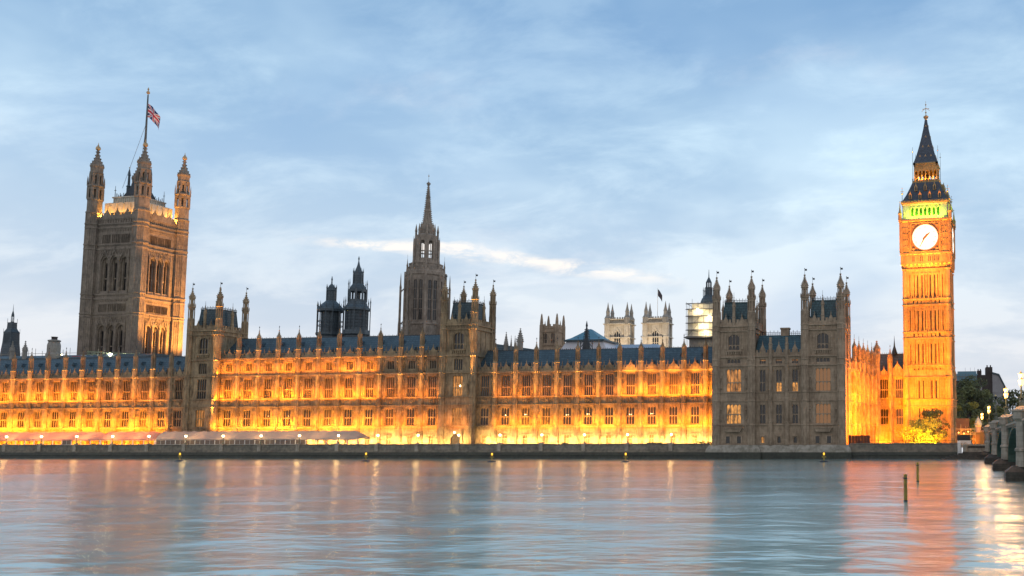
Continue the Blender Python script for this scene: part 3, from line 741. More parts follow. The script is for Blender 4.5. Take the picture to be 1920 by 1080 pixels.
b = MB(ST)
for m in mids: battlement(b, m - 1.75, m + 1.75, yf - .15, 24.05, 25.2, .9); gablet(b, m, yf - .2, 1.4, 24.1, 26.75)
b.build('parapet', pav)
b = MB('slate_teal')
pts = [(1.2, 24.3), (6.2, 29.35), (7.4, 29.35), (12.4, 24.3)]
for (ya, za), (yb, zb) in zip(pts[:-1], pts[1:]): b.poly([(x0, ya, za), (x1, ya, za), (x1, yb, zb), (x0, yb, zb)])
rf = b.build('roof', pav)
b = MB('dark_iron')
for i in range(24):
    x = x0 + .3 + i * (x1 - x0 - .6) / 23; b.box(x - .05, x + .05, 6.3, 6.38, 29.3, 30.5 if i % 2 else 30.1)
b.box(x0, x1, 6.3, 6.38, 29.6, 29.7); b.box(x0, x1, 6.3, 6.38, 30.0, 30.08); b.build('cresting', rf)
b = MB(ST); b.box(-39.0, -37.0, 6.0, 7.4, 27, 30.7); b.box(-39.15, -36.85, 5.9, 7.5, 30.7, 31.1); b.build('chimney', rf)
b = MB('batter_stone', 'wet_stone')
def batter(xa, xb, ya, yb):
    b.loops([[(xa - e, ya - e, z), (xb + e, ya - e, z), (xb + e, yb, z), (xa - e, yb, z)] for e, z in ((.1, 3.25), (.75, 2.3), (.95, 1.5))], 0, False, True)
    b.loops([[(xa - e, ya - e, z), (xb + e, ya - e, z), (xb + e, yb, z), (xa - e, yb, z)] for e, z in ((.98, 1.55), (1.05, -1.0))], 1)
batter(-54.6, -43.4, -.6, 12); batter(-33.4, -22.5, -.6, 12)
b.loops([[(-43.4, ya, z), (-33.4, ya, z), (-33.4, 12, z), (-43.4, 12, z)] for ya, z in ((.1, 3.25), (-.6, 2.2), (-.8, 1.5))], 0)
b.loops([[(-43.4, ya, z), (-33.4, ya, z), (-33.4, 12, z), (-43.4, 12, z)] for ya, z in ((-.83, 1.55), (-.9, -1.0))], 1)
b.build('base', pav)

# ------------------------------------------------------------------ north return range, running back to the clock tower
ang = math.atan2(30, 3.66)
ret = thing('palace_range', 'orange floodlit palace side range running back from the dark pavilion to the clock tower', 'palace wing', (-23.1, 226.5, 0), ang)
build_range(ret, [2.9 + 5.4 * i for i in range(6)], -.5, 32.6, False, 'limestone', False, doors=False)
b = MB('slate'); b.poly([(0, .8, 22), (32, .8, 22), (32, 7, 27), (0, 7, 27)]); b.build('roof', ret)
lnk = thing('palace_range', 'short orange wall with two windows and a gable, directly left of the clock tower', 'palace wing', (-18.9, 259.6, 0), -radians(4))
build_range(lnk, [.0, 3.6], -.9, 8.6, False, 'limestone', False, doors=False)
for x, zt, r in ((-.1, 31.6, .95), (3.6, 28.9, .7)):
    b = MB('limestone'); b.lathe(x, -.5, [(r, 2.6), (r, 21.8), (r * 1.1, 22), (r * .95, 22.3), (r * .9, zt - 3.6)], 8); openwork(b, x, -.5, r * .95, zt - 5.6, zt - 2.6); spirelet(b, x, -.5, r, zt - 2.6, zt, 8); b.build('turret', lnk)
b = MB('limestone'); gablet(b, 5.6, -.3, 3.0, 21.8, 25.4); b.build('gable', lnk)
b = MB('iron_blue', 'dark_iron'); b.poly([(-1.5, 3, 22.5), (9, 3, 22.5), (9, 5.5, 28.2), (-1.5, 5.5, 28.2)]); b.box(-1.5, 9, 5.4, 5.7, 28.1, 28.3)
for i in range(20): b.box(-1.4 + i * .52, -1.3 + i * .52, 5.5, 5.6, 28.3, 28.7, 1)
b.lathe(4.1, 5.4, [(.9, 28), (.7, 29), (.25, 30.4), (.1, 32), (.03, 33.4)], 8, None, 1); b.build('roof', lnk)

# ------------------------------------------------------------------ river wall and what stands on the terrace
def river_wall(name, label, xa, xb, posts, rz=0.0):
    t = thing(name, label, 'river wall')
    b = MB('wall_stone'); y = 212.9
    b.box(xa, xb, y, y + .8, 1.75, 3.35); b.box(xa, xb, y - .12, y + .9, 3.35, 3.58); b.box(xa, xb, y - .22, y + .8, 1.55, 1.80); b.build('upper_wall', t)
    b = MB('wet_stone'); b.loops([[(xa, y - e, z), (xb, y - e, z), (xb, y + .8, z), (xa, y + .8, z)] for e, z in ((.9, -1.0), (.55, .6), (.30, 1.54))]); b.box(xa, xb, y - .62, y, .78, .95); b.build('footing', t)
    b = MB('bridge_stone')
    b.loops([[(-.45, -.28, z), (.45, -.28, z), (.45, 0.01, z), (-.45, 0.01, z)] for z in (1.82, 3.36)])
    b.box(-.55, .55, -.36, .95, 3.36, 3.66); b.box(-.3, .3, -.2, .8, 3.66, 3.8)
    pm = b.mesh('wall_post')
    for x in posts: O('wall_post', pm, t, (x, y, 0))
    return t
LX = [-247.2 + 10.76 * i for i in range(18)]
river_wall('river_wall', 'long dark stone river wall with darker wet footing below the palace terrace', -430, -54.9, [-257.9] + LX)
river_wall('river_wall', 'shorter dark stone river wall below the lawn, railing and lit bush', -22.0, 3.1, [])

def terrace_lamp():
    t = thing('terrace_lamp', '', 'lamp', (0, 0, 0), 0, 'globe lamps along the terrace wall')
    b = MB('lamp_metal'); b.lathe(0, 0, [(.22, 3.8), (.22, 3.95), (.10, 4.05), (.07, 4.3), (.06, 5.3), (.12, 5.35), (.12, 5.42)], 8); b.box(-.35, .35, -.03, .03, 4.95, 5.01); b.build('post', t)
    b = MB('globe_glow'); b.ball(0, 0, 5.72, .30, 0, 10); b.build('globe', t, smooth=True)
    b = MB('lamp_metal'); b.lathe(0, 0, [(.14, 5.96), (.16, 6.02), (.03, 6.2)], 8); b.build('cap', t)
    return t
lamp0 = terrace_lamp()
lt = bpy.data.lights.new('globe_light', 'POINT'); lt.energy = 60; lt.color = (1, .62, .2); lt.shadow_soft_size = .3
for i, x in enumerate(LX):
    o = lamp0 if i == 0 else copy_tree(lamp0)
    o.location = (x, 213.3, 0); o['label'] = f'{ORD[i]} globe lamp from the left on the terrace river wall, lit'
    if i % 1 == 0:
        l = bpy.data.objects.new('globe_light', lt); C.objects.link(l); l.parent = o; l.location = (0, -.75, 5.75)

def marquee(x0, x1, fabric, label, walls, rise=1.0, open_from=None, hip_r=2.4, scal=True):
    t = thing('marquee', label, 'marquee', (0, 0, 0), 0, None)
    ye, yr, yb = 213.95, 216.9, 219.6; ze, zr = 4.98, 7.05
    b = MB(fabric); n = max(2, int((x1 - x0) / 2.85)); dx = (x1 - x0) / n
    for i in range(n + 1):
        pass
    prev = None; cols = []
    for i in range(n * 4 + 1):
        x = x0 + (x1 - x0) * i / (n * 4); sag = -.20 * sin(pi * (i % 4) / 4)
        k = min(1, (x1 - x) / hip_r) if hip_r else 1; k = sqrt(max(0, 1 - (1 - k) ** 2))
        rz_ = ze + (zr - ze) * (.15 + .85 * k)
        mid = (ye + yr) / 2
        cols.append([(x, ye, ze + sag * .5), (x, ye + .75, ze + (rz_ - ze) * .45 + sag), (x, mid + .4, ze + (rz_ - ze) * .80 + sag), (x, yr, rz_ + sag), (x, yb, ze)])
    for a, c in zip(cols[:-1], cols[1:]):
        for j in range(4): b.poly([a[j], c[j], c[j + 1], a[j + 1]])
    for c in (cols[0], cols[-1]): b.poly(c if c is cols[-1] else c[::-1])
    for a, c in zip(cols[:-1], cols[1:]): b.poly([(a[0][0], ye - .01, a[0][2] - .28), (c[0][0], ye - .01, c[0][2] - .28), (c[0][0], ye - .01, c[0][2]), (a[0][0], ye - .01, a[0][2])])
    b.build('canopy', t)
    pb = MB('white_paint'); pb.box(-.09, .09, -.06, .06, 2.6, ze - .1); pm = pb.mesh('post')
    for i in range(n + 1): O('post', pm, t, (x0 + i * dx, ye + .1, 0))
    b = MB('white_paint'); b.box(x0, x1, ye + .02, ye + .1, ze - .2, ze - .06); b.box(x0, open_from or x1, ye + .05, ye + .1, 3.5, 3.62); b.build('rail', t)
    if walls:
        g = MB('tent_glass'); g.poly([(.12, 0, 2.7), (dx - .12, 0, 2.7), (dx - .12, 0, ze - .22), (.12, 0, ze - .22)]); gm = g.mesh('side_panel')
        fr = MB('white_paint'); fr.box(dx / 2 - .03, dx / 2 + .03, -.04, -.005, 2.7, ze - .22); frm = fr.mesh('panel_bar')
        for i in range(n):
            if walls(i, n, x0 + i * dx): p = O('side_panel', gm, t, (x0 + i * dx, ye + .1, 0)); O('panel_bar', frm, p)
    b = MB('white_canvas', 'white_canvas')
    return t
mA = marquee(-268, -219.5, 'pink_canvas', 'longest pink canvas marquee on the terrace, at the far left end', lambda i, n, x: -231.5 < x < -228.5, hip_r=4.5)
mB = marquee(-219.2, -203.2, 'pink_canvas', 'short pink canvas marquee beside the white one, glowing yellow inside', None, hip_r=2)
mC = marquee(-202.8, -145.6, 'white_canvas', 'long white canvas marquee with dark glazed sides along the terrace wall', lambda i, n, x: x < -160.5, open_from=-160, hip_r=3.2)

# tables and planters seen under and beside the marquees
def planter(x, y, s, label):
    t = thing('planter', label, 'planter', (x, y, 2.6), 0, 'planters on the terrace')
    b = MB('batter_stone'); b.lathe(0, 0, [(.35, 0), (.45, .5), (.5, .55), (.4, .5)], 8); b.build('pot', t)
    b = MB('bed_plant'); rnd = random.Random(int(x * 10))
    for k in range(70):
        a = rnd.random() * 6.28; e = rnd.random() * 1.5; r = s * rnd.random() ** .4
        c = Vector((r * cos(a) * cos(e) * 1.6, r * sin(a) * cos(e), .6 + r * sin(e) * .8)); d = Vector((rnd.uniform(-1, 1), rnd.uniform(-1, 1), rnd.uniform(-1, 1))).normalized() * .2; q = d.orthogonal().normalized() * .16
        b.poly([c - d, c + q, c + d, c - q])
    b.build('foliage', t)
for i, (x, s) in enumerate(((-222.5, .8), (-220.6, .6), (-141.5, .5), (-113.3, .5), (-97.4, .55), (-91.6, .75), (-84.8, .5), (-80.2, .45), (-70.4, .7), (-68.9, .85), (-67.5, .7), (-57.4, 1.2), (-55.6, 1.0))):
    planter(x, 215.2, s, f'{ORD[i]} leafy potted shrub from the left behind the terrace wall')

# ------------------------------------------------------------------ floodlighting of the river front
def wash(root, x, z, out, sx, e, col, up):
    """one unseen washer hung in the air: a short strip held off the wall, tilted to light the storey above"""
    e = round(e * (.78, 1.0, 1.18, .9, 1.08, .7, 1.25)[int(abs(x) * 3.7 + z) % 7], 1)   # lamps of unequal age
    area(root, (x, -out, z), sx, .3, e, col, (0, 1, up), 125)
for i in range(11):                                   # north range
    x = XN[i] + 2.75 if i < 10 else -55.6
    wash(north, x, 7.7, 3.2, 4.6, 720 if i < 6 else 900, YELLOW if i < 6 else AMBER, .55)
    else_e = 300
    if i < 6: wash(north, x, 15.2, 2.1, 4.4, else_e, AMBER, 1.1)  # added faint wash, standing in for spill on the unlit upper storey
    if i >= 6: wash(north, x, 15.2, 2.1, 4.4, 900, AMBER, 1.1); wash(north, x, 21.3, 1.3, 2.8, 110, (1.0, .36, .03), .7)
for i in range(12):
    x = -118.0 + 1.6 if i == 0 else XN[i - 1]
    f = flood(x + 1.4, 222 - 2.6, 2.6); g = flood(x - 1.4, 222 - 2.6, 2.6) if i else None
    area(f, (0, .1, .7), .8, .5, 430, (1.0, .60, .18), (0, 1, .45), 120)
    if g: area(g, (0, .1, .7), .8, .5, 430, (1.0, .60, .18), (0, 1, .45), 120)
for x in XN: spot(north, (x, -2.6, 7.6), 64000, PIER, (x, -.75, 20.5), 11, .7)
for k in range(11):                                   # central range
    xm = (XC[k] if k < 10 else -127.9) - 2.94
    wash(central, xm, 7.7, 3.2, 4.8, 1050 if k < 8 else 640, YELLOW if k < 8 else AMBER, .55)
    if k < 8:
        wash(central, xm, 15.2, 2.1, 4.8, 1050, AMBER, 1.1)
        wash(central, xm, 22.2, 1.6, 4.6, 520, AMBER, 1.3)
    else: wash(central, xm, 15.2, 2.1, 4.8, 260, AMBER, 1.1)  # added weak wash where the upper storey has no lamps, as spill
    f = flood(xm - 1.5, 222 - 2.6, 2.6); g = flood(xm + 1.5, 222 - 2.6, 2.6)
    for q in (f, g): area(q, (0, .1, .7), .8, .5, 430, (1.0, .60, .18), (0, 1, .45), 120)
for x in XC + [-192.2]: spot(central, (x, -2.6, 7.6), 80000, PIER, (x, -.75, 23.5), 11, .7)
for cx in (-192.25, -118.85): spot(central, (cx, -4.2, 7.6), 190000, PIER, (cx, -1.6, 32), 8.5, .6)
spot(central, (-127.3, -4.2, 3.2), 30000, PIER, (-127.3, -1.6, 22), 9, .6)
wash(central, -123.05, 7.7, 4.4, 5.0, 420, AMBER, .55)
for x in (-125.6, -120.5): f = flood(x, 222 - 4.0, 2.6); area(f, (0, .1, .7), .8, .5, 430, (1.0, .60, .18), (0, 1, .45), 120)
for i in range(6): area(central, (-200 + i * 8.6, -6.2, 3.2), 3, .6, 130, (1.0, .52, .2), (0, -.1, 1))      # added warm lights under the white canvas, standing in for facade light behind
for i, x in enumerate(XS):                            # south range
    xm = x - 2.75
    if xm < -264: continue
    wash(south, xm, 7.7, 3.2, 4.6, 1120, YELLOW, .55)
    if xm >= -228 and x < -206: wash(south, xm, 15.2, 2.1, 4.4, 300, AMBER, 1.1)  # added faint wash imitating spill on the unlit south bays
    if xm < -228: wash(south, xm, 15.2, 2.1, 4.4, 900, AMBER, 1.1)
    area(south, (xm, -2.2, 2.9), 2.5, .5, 1100, YELLOW, (0, .75, 1))
    if x < -207: spot(south, (x, -2.6, 7.6), 64000, PIER, (x, -.75, 20.5), 11, .7)
for i in range(8):                                    # warm lamps under the pink canvas
    area(south, (-262 + i * 7.6, -6.2, 3.2), 3, .6, 330, (1.0, .50, .18), (0, -.25, 1)); area(south, (-262 + i * 7.6, -6.2, 4.4), 3, .6, 160, (1.0, .50, .12), (0, .35, -1))
# north return: lamps on the lawn
for k in range(3): area(ret, (4 + 9 * k, -9.0, .8), 4, 1.0, 17000, DEEP, (0, 1, .75))
area(ret, (-4.2, -5.5, 6.0), 2.0, 4.0, 8000, DEEP, (1, .30, .28)); area(ret, (-3.5, -8.0, 14.0), 2.0, 3.0, 13000, DEEP, (1, .36, .22))
for k in range(6):
    for z, e in ((3.2, 260), (8.1, 420), (15.6, 420)): area(ret, (.2 + 5.4 * k, -2.4, z), 1.0, .8, e, DEEP, (.8, .7, .6))
area(lnk, (3.4, -6.0, 3.0), 2, 1.0, 2100, DEEP, (-.1, 1, .9)); area(lnk, (1.6, -1.4, 3.0), .8, .5, 380, YELLOW, (0, .6, 1))

# ------------------------------------------------------------------ the clock tower
TS = 'tower_stone'
ct = thing('clock_tower', 'tall orange floodlit clock tower with a white lit dial and dark pointed roof', 'clock tower', (-4.54, 263.6, 0), -radians(5))
HW = 6.12
def faces4(fn, parent, name, mats, sides=(0, 1, 2, 3)):
    """build one face of a square tower (facing -y) and repeat it on the given sides"""
    b = MB(*mats); fn(b)
    me = b.mesh(name)
    return [O(name, me, parent, (0, 0, 0), s * pi / 2) for s in sides]
def tower_face(hw):
    def f(b):
        y = -hw
        slit = []
        stages = [(42.9, 50.9), (33.7, 40.9), (24.5, 31.7)]
        for za, zb in stages:
            for x in (-2.35, -1.15, 1.15, 2.35): slit.append((x - .19, x + .19, za + .3, zb - 1.4))
            for x in (-4.5, -3.2, -.36, .36, 3.2, 4.5): slit.append((x - .10, x + .10, za + .4, zb - 1.3))
            for i in range(7): slit.append((-3.53 + i * 1.176 - .2, -3.53 + i * 1.176 + .2, za - 1.4, za - .5))
        for x in (-2.35, -1.15, 1.15, 2.35):
            slit.append((x - .2, x + .2, 15.3, 20.2)); slit.append((x - .2, x + .2, 8.2, 12.6))
        wall_face(b, -hw, hw, 2.6, 51.2, y, slit, .4)
        b.box(-hw + .05, hw - .05, y + .42, y + .5, 2.6, 51, 1)  # dark sheet behind slits and grooves: their shade put in as colour
        for za, zb in stages:
            for x in (-4.15, -3.5, -2.95, -1.75, -.58, .58, 1.75, 2.95, 3.5, 4.15):
                wd = .13 if abs(abs(x) - 3.5) > .1 else .09
                b.box(x - wd, x + wd, y - .30, y - .003, za, zb)
            for x in [-4.8, -5.4, 4.8, 5.4]: b.box(x - .07, x + .07, y - .22, y - .003, za, zb)
            for i in range(7):
                x = -3.53 + i * 1.176
                arch_head(b, x - .45, x + .45, zb - .75, zb - .1, y - .12, y - .003, zb)
                b.box(x - .26, x + .26, y - .1, y - .003, zb - 1.15, zb - .95)
            zm = (za + zb) / 2
            for x in (-3.5, 0, 3.5): b.box(x - .22, x + .22, y - .09, y - .003, zm - .2, zm + .2)
            # panelled band below each stage
            for i in range(9):
                x = -4.3 + i * 1.075; b.box(x - .1, x + .1, y - .14, y - .003, za - 1.55, za - .3)
                b.lathe(x, y - .16, [(.12, za - .1), (.16, za + .15), (.02, za + .55)], 4, 0)
        for z in (51.1, 42.75, 41.1, 33.55, 31.85, 24.3):
            b.box(-hw - .12, hw + .12, y - .30, y - .002, z - .14, z + .14); b.box(-hw, hw, y - .18, y - .002, z - .36, z - .14)
        for x in [q * .62 for q in range(-9, 10)]:
            if abs(abs(x) - 2.35) > .3 and abs(abs(x) - 1.15) > .3:
                b.box(x - .07, x + .07, y - .24, y - .003, 15, 20.9); b.box(x - .07, x + .07, y - .24, y - .003, 4, 12.9)
        for z in (21.1, 15.0, 13.1, 7.9): b.box(-hw - .2, hw + .2, y - .3, y - .002, z - .13, z + .13)
        for i in range(11): b.box(-5.0 + i, -4.75 + i, y - .1, y - .003, 13.4, 14.8)
        for i in range(9):
            x = -4.3 + i * 1.075; arch_head(b, x - .45, x + .45, 22.9, 23.8, y - .14, y - .003, 24.2)
    return f
faces4(tower_face(HW), ct, 'shaft_face', (TS, 'dark_iron'))
for sx in (-1, 1):
    for sy in (-1, 1):
        b = MB(TS)
        for zz, r in ((21.3, 1.02), (51.2, .72)):
            pass
        b.lathe(sx * (HW - .32), sy * (HW - .32), [(1.15, 2.6), (1.1, 13), (1.05, 21.1), (.8, 22.2), (.78, 51.3)], 8)
        for z in (7.9, 13.1, 15, 21.1, 24.3, 31.85, 33.55, 41.1, 42.75, 51.1): b.lathe(sx * (HW - .32), sy * (HW - .32), [(.7, z - .2), (1.32 if z < 22 else .98, z - .1), (1.32 if z < 22 else .98, z + .12), (.7, z + .25)], 8)
        b.build('corner_buttress', ct)

b = MB(TS); b.lathe(0, 0, [(.5, 20.9), (.42, 22.6), (.5, 22.7), (.2, 23.6), (.03, 25.0)], 6, 0); me = b.mesh('offset_pinnacle')
for sx in (-1, 1):
    for sy in (-1, 1): O('offset_pinnacle', me, ct, (sx * (HW + .25), sy * (HW + .25), 0))
# corbelled stage and clock stage
b = MB(TS)
hs = 6.92
b.loops([[(-h, -h, z), (h, -h, z), (h, h, z), (-h, h, z)] for h, z in ((HW, 51.2), (HW + .25, 51.9), (HW + .35, 52.3), (hs - .1, 52.5), (hs - .1, 55.1), (hs + .1, 55.2), (hs + .1, 55.6), (hs, 55.75), (hs, 64.3), (hs + .32, 64.5), (hs + .32, 64.95), (hs - .4, 65.2))])
b.build('clock_stage', ct)
def stage_face(b):
    y = -hs
    for i in range(11):
        x = -5.7 + i * 1.14; b.box(x - .12, x + .12, y - .1, y + .09, 52.6, 55.0); b.prism_y([(x - .3, 52.4), (x - .12, 51.6), (x + .12, 51.6), (x + .3, 52.4)], y + .1, y + .6)
    for x in (-3.4, -1.14, 1.14, 2.28, 3.42): b.box(x - .36, x + .36, y + .06, y + .098, 53.2, 54.5, 1)
    # gilded surround of the dial
    for s in (-1, 1):
        b.box(s * 4.02 - .16, s * 4.02 + .16, y - .2, y - .003, 55.8, 64.2); b.box(s * 4.42 - .08, s * 4.42 + .08, y - .3, y - .003, 55.8, 64.3)
        b.box(s * 6.55 - .3, s * 6.55 + .3, y - .24, y - .003, 55.8, 64.3)
        for k in range(4):
            for x in (4.95, 5.55, 6.0): b.box(s * x - .2, s * x + .2, y - .08, y - .003, 57.1 + k * 1.75, 57.5 + k * 1.75)
        for x in (4.75, 5.3, 5.85): b.box(s * x - .04, s * x + .04, y - .1, y - .003, 56.3, 63.8)
        for k in range(20): b.box(s * 4.42 - .16, s * 4.42 + .16, y - .36, y - .3, 56.0 + k * .41, 56.2 + k * .41)
    b.box(-4.0, 4.0, y - .2, y - .003, 55.75, 56.0); b.box(-4.0, 4.0, y - .2, y - .003, 63.75, 64.05)
    for i in range(25): b.box(-6.7 + i * .56, -6.5 + i * .56, y - .42, y - .33, 64.52, 64.9)
    for sx in (-1, 1):
        for sz in (-1, 1):
            cx, cz = sx * 3.25, 59.87 + sz * 3.25
            for r, yy in ((.42, .12), (.24, .18)):
                b.loops([[(cx + r * cos(a * pi / 4), y - q, cz + r * sin(a * pi / 4)) for a in range(8)] for q in (.0, yy)])
            b.box(cx - .75, cx + .75, y - .07, y - .003, cz + sz * .55 - .06, cz + sz * .55 + .06); b.box(cx + sx * .55 - .06, cx + sx * .55 + .06, y - .07, y - .003, cz - .75, cz + .75)
faces4(stage_face, ct, 'clock_surround', (TS, 'dark_iron'))
b = MB('dial_mark'); y = 0
b.poly([(-3.9, -.03, -3.85), (3.9, -.03, -3.85), (3.9, -.03, 3.85), (-3.9, -.03, 3.85)]); spm = b.mesh('spandrel')
b = MB('dial'); n = 48
b.poly([(3.5 * cos(2 * pi * i / n), -.10, 3.5 * sin(2 * pi * i / n)) for i in range(n)]); dm = b.mesh('clock_dial')
b = MB('gold'); ring = lambda r, yy: [(r * cos(2 * pi * i / n), yy, r * sin(2 * pi * i / n)) for i in range(n)]
b.loops([ring(3.72, -.03), ring(3.72, -.16), ring(3.5, -.16), ring(3.5, -.06)], 0, False, False); rm = b.mesh('rim')
b = MB('dial_mark')
NUM = ['XII', 'I', 'II', 'III', 'IIII', 'V', 'VI', 'VII', 'VIII', 'IX', 'X', 'XI']
def stroke(b, p, q, w, ca, y=-.118):
    d = Vector((q[0] - p[0], q[1] - p[1])).normalized(); nn = Vector((-d.y, d.x)) * w / 2
    pts = [(p[0] + nn.x, p[1] + nn.y), (p[0] - nn.x, p[1] - nn.y), (q[0] - nn.x, q[1] - nn.y), (q[0] + nn.x, q[1] + nn.y)]
    R = []
    for u, v in pts: R.append((u * cos(ca) + v * sin(ca), y, -u * sin(ca) + v * cos(ca)))
    b.poly(R[::-1])
for k, s in enumerate(NUM):
    ca = k * pi / 6; ws = {'I': .16, 'V': .36, 'X': .36}; tot = sum(ws[c] for c in s); u = -tot / 2
    for c in s:
        a, e = u, u + ws[c]; m = (a + e) / 2; r0, r1 = 2.55, 3.1
        if c == 'I': stroke(b, (m, r0), (m, r1), .06, ca)
        if c == 'V': stroke(b, (a + .05, r1), (m, r0), .06, ca); stroke(b, (e - .05, r1), (m, r0), .045, ca)
        if c == 'X': stroke(b, (a + .05, r1), (e - .05, r0), .06, ca); stroke(b, (e - .05, r1), (a + .05, r0), .045, ca)
        u = e
for k in range(60): stroke(b, (0, 3.24), (0, 3.4), .05 if k % 5 else .1, k * pi / 30)
nm = b.mesh('numerals')
def hand_mesh(L, w, tail, y):
    b = MB('dial_hand'); b.prism_y([(-w * .5, -tail), (w * .5, -tail), (w, 0), (w * .55, L * .75), (0, L), (-w * .55, L * .75), (-w, 0)], y - .04, y)
    b.loops([[(.22 * cos(i * pi / 4), q, .22 * sin(i * pi / 4)) for i in range(8)] for q in (y - .06, y)]); return b.mesh('clock_hand')
for s in (0, 1):
    f = O('clock_face', spm, ct, (hs * sin(s * pi / 2), -hs * cos(s * pi / 2), 59.87), s * pi / 2)
    O('dial', dm, f); O('rim', rm, f); O('numerals', nm, f)
    hh = O('hour_hand', hand_mesh(2.0, .30, .9, -.16), f); hh.rotation_euler = (0, radians(47), 0)
    mh = O('minute_hand', hand_mesh(3.0, .19, 1.0, -.24), f); mh.rotation_euler = (0, radians(209), 0)
# belfry
hb = 6.0
def belfry_face(b):
    y = -hb; ops = []
    for i in range(7):
        x = -3.6 + i * 1.2; ops.append((x - .38, x + .38, 66.2, 68.6))
    wall_face(b, -hb, hb, 65.1, 69.5, y, ops, .8)
    for i in range(7):
        x = -3.6 + i * 1.2; arch_head(b, x - .38, x + .38, 67.6, 68.5, y + .05, y + .4, 68.6); b.box(x - .66, x - .54, y - .2, y - .003, 65.8, 69)
        b.prism_y([(x - .5, 68.55), (x, 69.35), (x + .5, 68.55), (x + .4, 68.5), (x, 69.1), (x - .4, 68.5)], y - .18, y - .003)
    b.box(-hb - .1, hb + .1, y - .25, y - .003, 65.2, 65.55); b.box(-hb - .2, hb + .2, y - .4, y - .003, 69.15, 69.5)
    battlement(b, -hb + .5, hb - .5, y - .62, 65.05, 65.75, .8, .2)
    for s in (-1, 1): b.box(s * 5.2 - .8, s * 5.2 + .8, y - .3, y - .003, 65.5, 69.1); b.box(s * 5.2 - .3, s * 5.2 + .3, y - .34, y - .3, 66.2, 68.4)
faces4(belfry_face, ct, 'belfry_arcade', ('pale_stone',))
b = MB('belfry_green'); b.box(-hb + .85, hb - .85, -hb + .85, hb - .85, 65.15, 69.4); b.build('belfry_chamber', ct)
# corner pinnacles of the clock stage and belfry
pb = MB(TS, 'gold'); pb.lathe(0, 0, [(.55, 65), (.5, 66.6), (.62, 66.8), (.3, 67.6), (.12, 69.2), (.03, 70.2)], 8); pb.ball(0, 0, 70.2, .16, 1); pp = pb.mesh('pinnacle')
rb = MB('dark_iron', 'gold'); rb.tube((0, 0, 69.6), (0, 0, 74.2), .09, 5, 0, .04); rb.ball(0, 0, 72.6, .34, 1, 6, .6); rb.box(-.5, .5, -.04, .04, 73.2, 73.3, 1); rb.ball(0, 0, 74.2, .14, 1, 5); rp = rb.mesh('finial_rod')
for sx in (-1, 1):
    for sy in (-1, 1): O('pinnacle', pp, ct, (sx * 6.9, sy * 6.9, 0)); O('finial_rod', rp, ct, (sx * 6.3, sy * 6.3, 0))
# lower roof
b = MB('clock_roof')
rp_ = [(6.55, 69.55), (6.6, 70.0), (6.1, 70.9), (5.25, 72.5), (4.5, 74.3), (3.75, 76.2)]
b.loops([[(-h, -h, z), (h, -h, z), (h, h, z), (-h, h, z)] for h, z in rp_]); rf = b.build('roof', ct)
b = MB(TS)
for s in range(4):
    a = s * pi / 2
for i in range(34):
    for sgn in (-1, 1):
        x = -6.5 + i * 13 / 33; b.lathe(x, sgn * 6.55, [(.13, 69.95), (.16, 70.25), (.02, 70.6)], 4, 0); b.lathe(sgn * 6.55, x, [(.13, 69.95), (.16, 70.25), (.02, 70.6)], 4, 0)
b.box(-6.68, 6.68, -6.68, -6.5, 69.6, 69.95); b.box(6.5, 6.68, -6.5, 6.68, 69.6, 69.95); b.build('roof_edge', rf)
db = MB(TS, 'dark_iron'); db.prism_y([(-.42, 0), (.42, 0), (.42, 1.2), (0, 2.0), (-.42, 1.2)], 0, 1.4); db.poly([(-.22, -.01, .1), (.22, -.01, .1), (.22, -.01, 1.0), (0, -.01, 1.4), (-.22, -.01, 1.0)], 1); db.lathe(0, .1, [(.1, 1.9), (.12, 2.1), (.02, 2.5)], 4, 0); dmesh = db.mesh('dormer')
for s in range(2):
    for zz, hh_, xs in ((71.0, 6.25, (-4.05, -1.35, 1.35, 4.05)), (73.6, 5.05, (-2.6, 0, 2.6))):
        for x in xs:
            a = s * pi / 2; O('dormer', dmesh, rf, (x * cos(a) + hh_ * sin(a), x * sin(a) - hh_ * cos(a), zz), a)
# open lantern
hl = 3.12
b = MB(TS, 'gold')
b.box(-3.75, 3.75, -3.75, 3.75, 76.2, 76.55); b.box(-3.4, 3.4, -3.4, 3.4, 76.55, 77.0)
for i in range(7):
    x = -hl + i * 2 * hl / 6
    for sgn in (-1, 1):
        b.box(x - .14, x + .14, sgn * hl - .14, sgn * hl + .14, 77, 81.3)
        if 0 < i < 6: b.box(sgn * hl - .14, sgn * hl + .14, x - .14, x + .14, 77, 81.3)
b.build('lantern', ct)
def lant_face(b):
    y = -hl
    for i in range(6):
        xa = -hl + i * 2 * hl / 6 + .14; arch_head(b, xa, xa + 2 * hl / 6 - .28, 78.9, 79.8, y - .1, y + .1, 81.0)
        b.box(xa + .1, xa + .66, y - .16, y - .103, 80.95, 81.55)
    b.box(-hl - .35, hl + .35, y - .35, y + .3, 81.6, 82.0); b.box(-hl - .2, hl + .2, y - .2, y + .2, 81.0, 81.6)
    for i in range(16): b.box(-3.6 + i * .47, -3.45 + i * .47, y - .62, y - .55, 76.5, 77.4)
    b.box(-3.7, 3.7, y - .64, y - .54, 77.3, 77.42)
faces4(lant_face, ct, 'lantern_arcade', (TS,))
b = MB('dark_iron'); b.lathe(0, 0, [(.9, 77.2), (1.0, 78.0), (.6, 79.0), (.1, 79.4)], 10); b.tube((0, 0, 79.2), (0, 0, 81.8), .08); b.build('bell', ct)
b = MB('clock_roof'); sp_ = [(3.45, 82.0), (3.2, 82.6), (2.55, 84.6), (1.95, 86.9), (1.3, 89.8), (.75, 92.6), (.42, 94.6), (.32, 95.4)]
b.loops([[(-h, -h, z), (h, -h, z), (h, h, z), (-h, h, z)] for h, z in sp_]); spo = b.build('spire', ct)
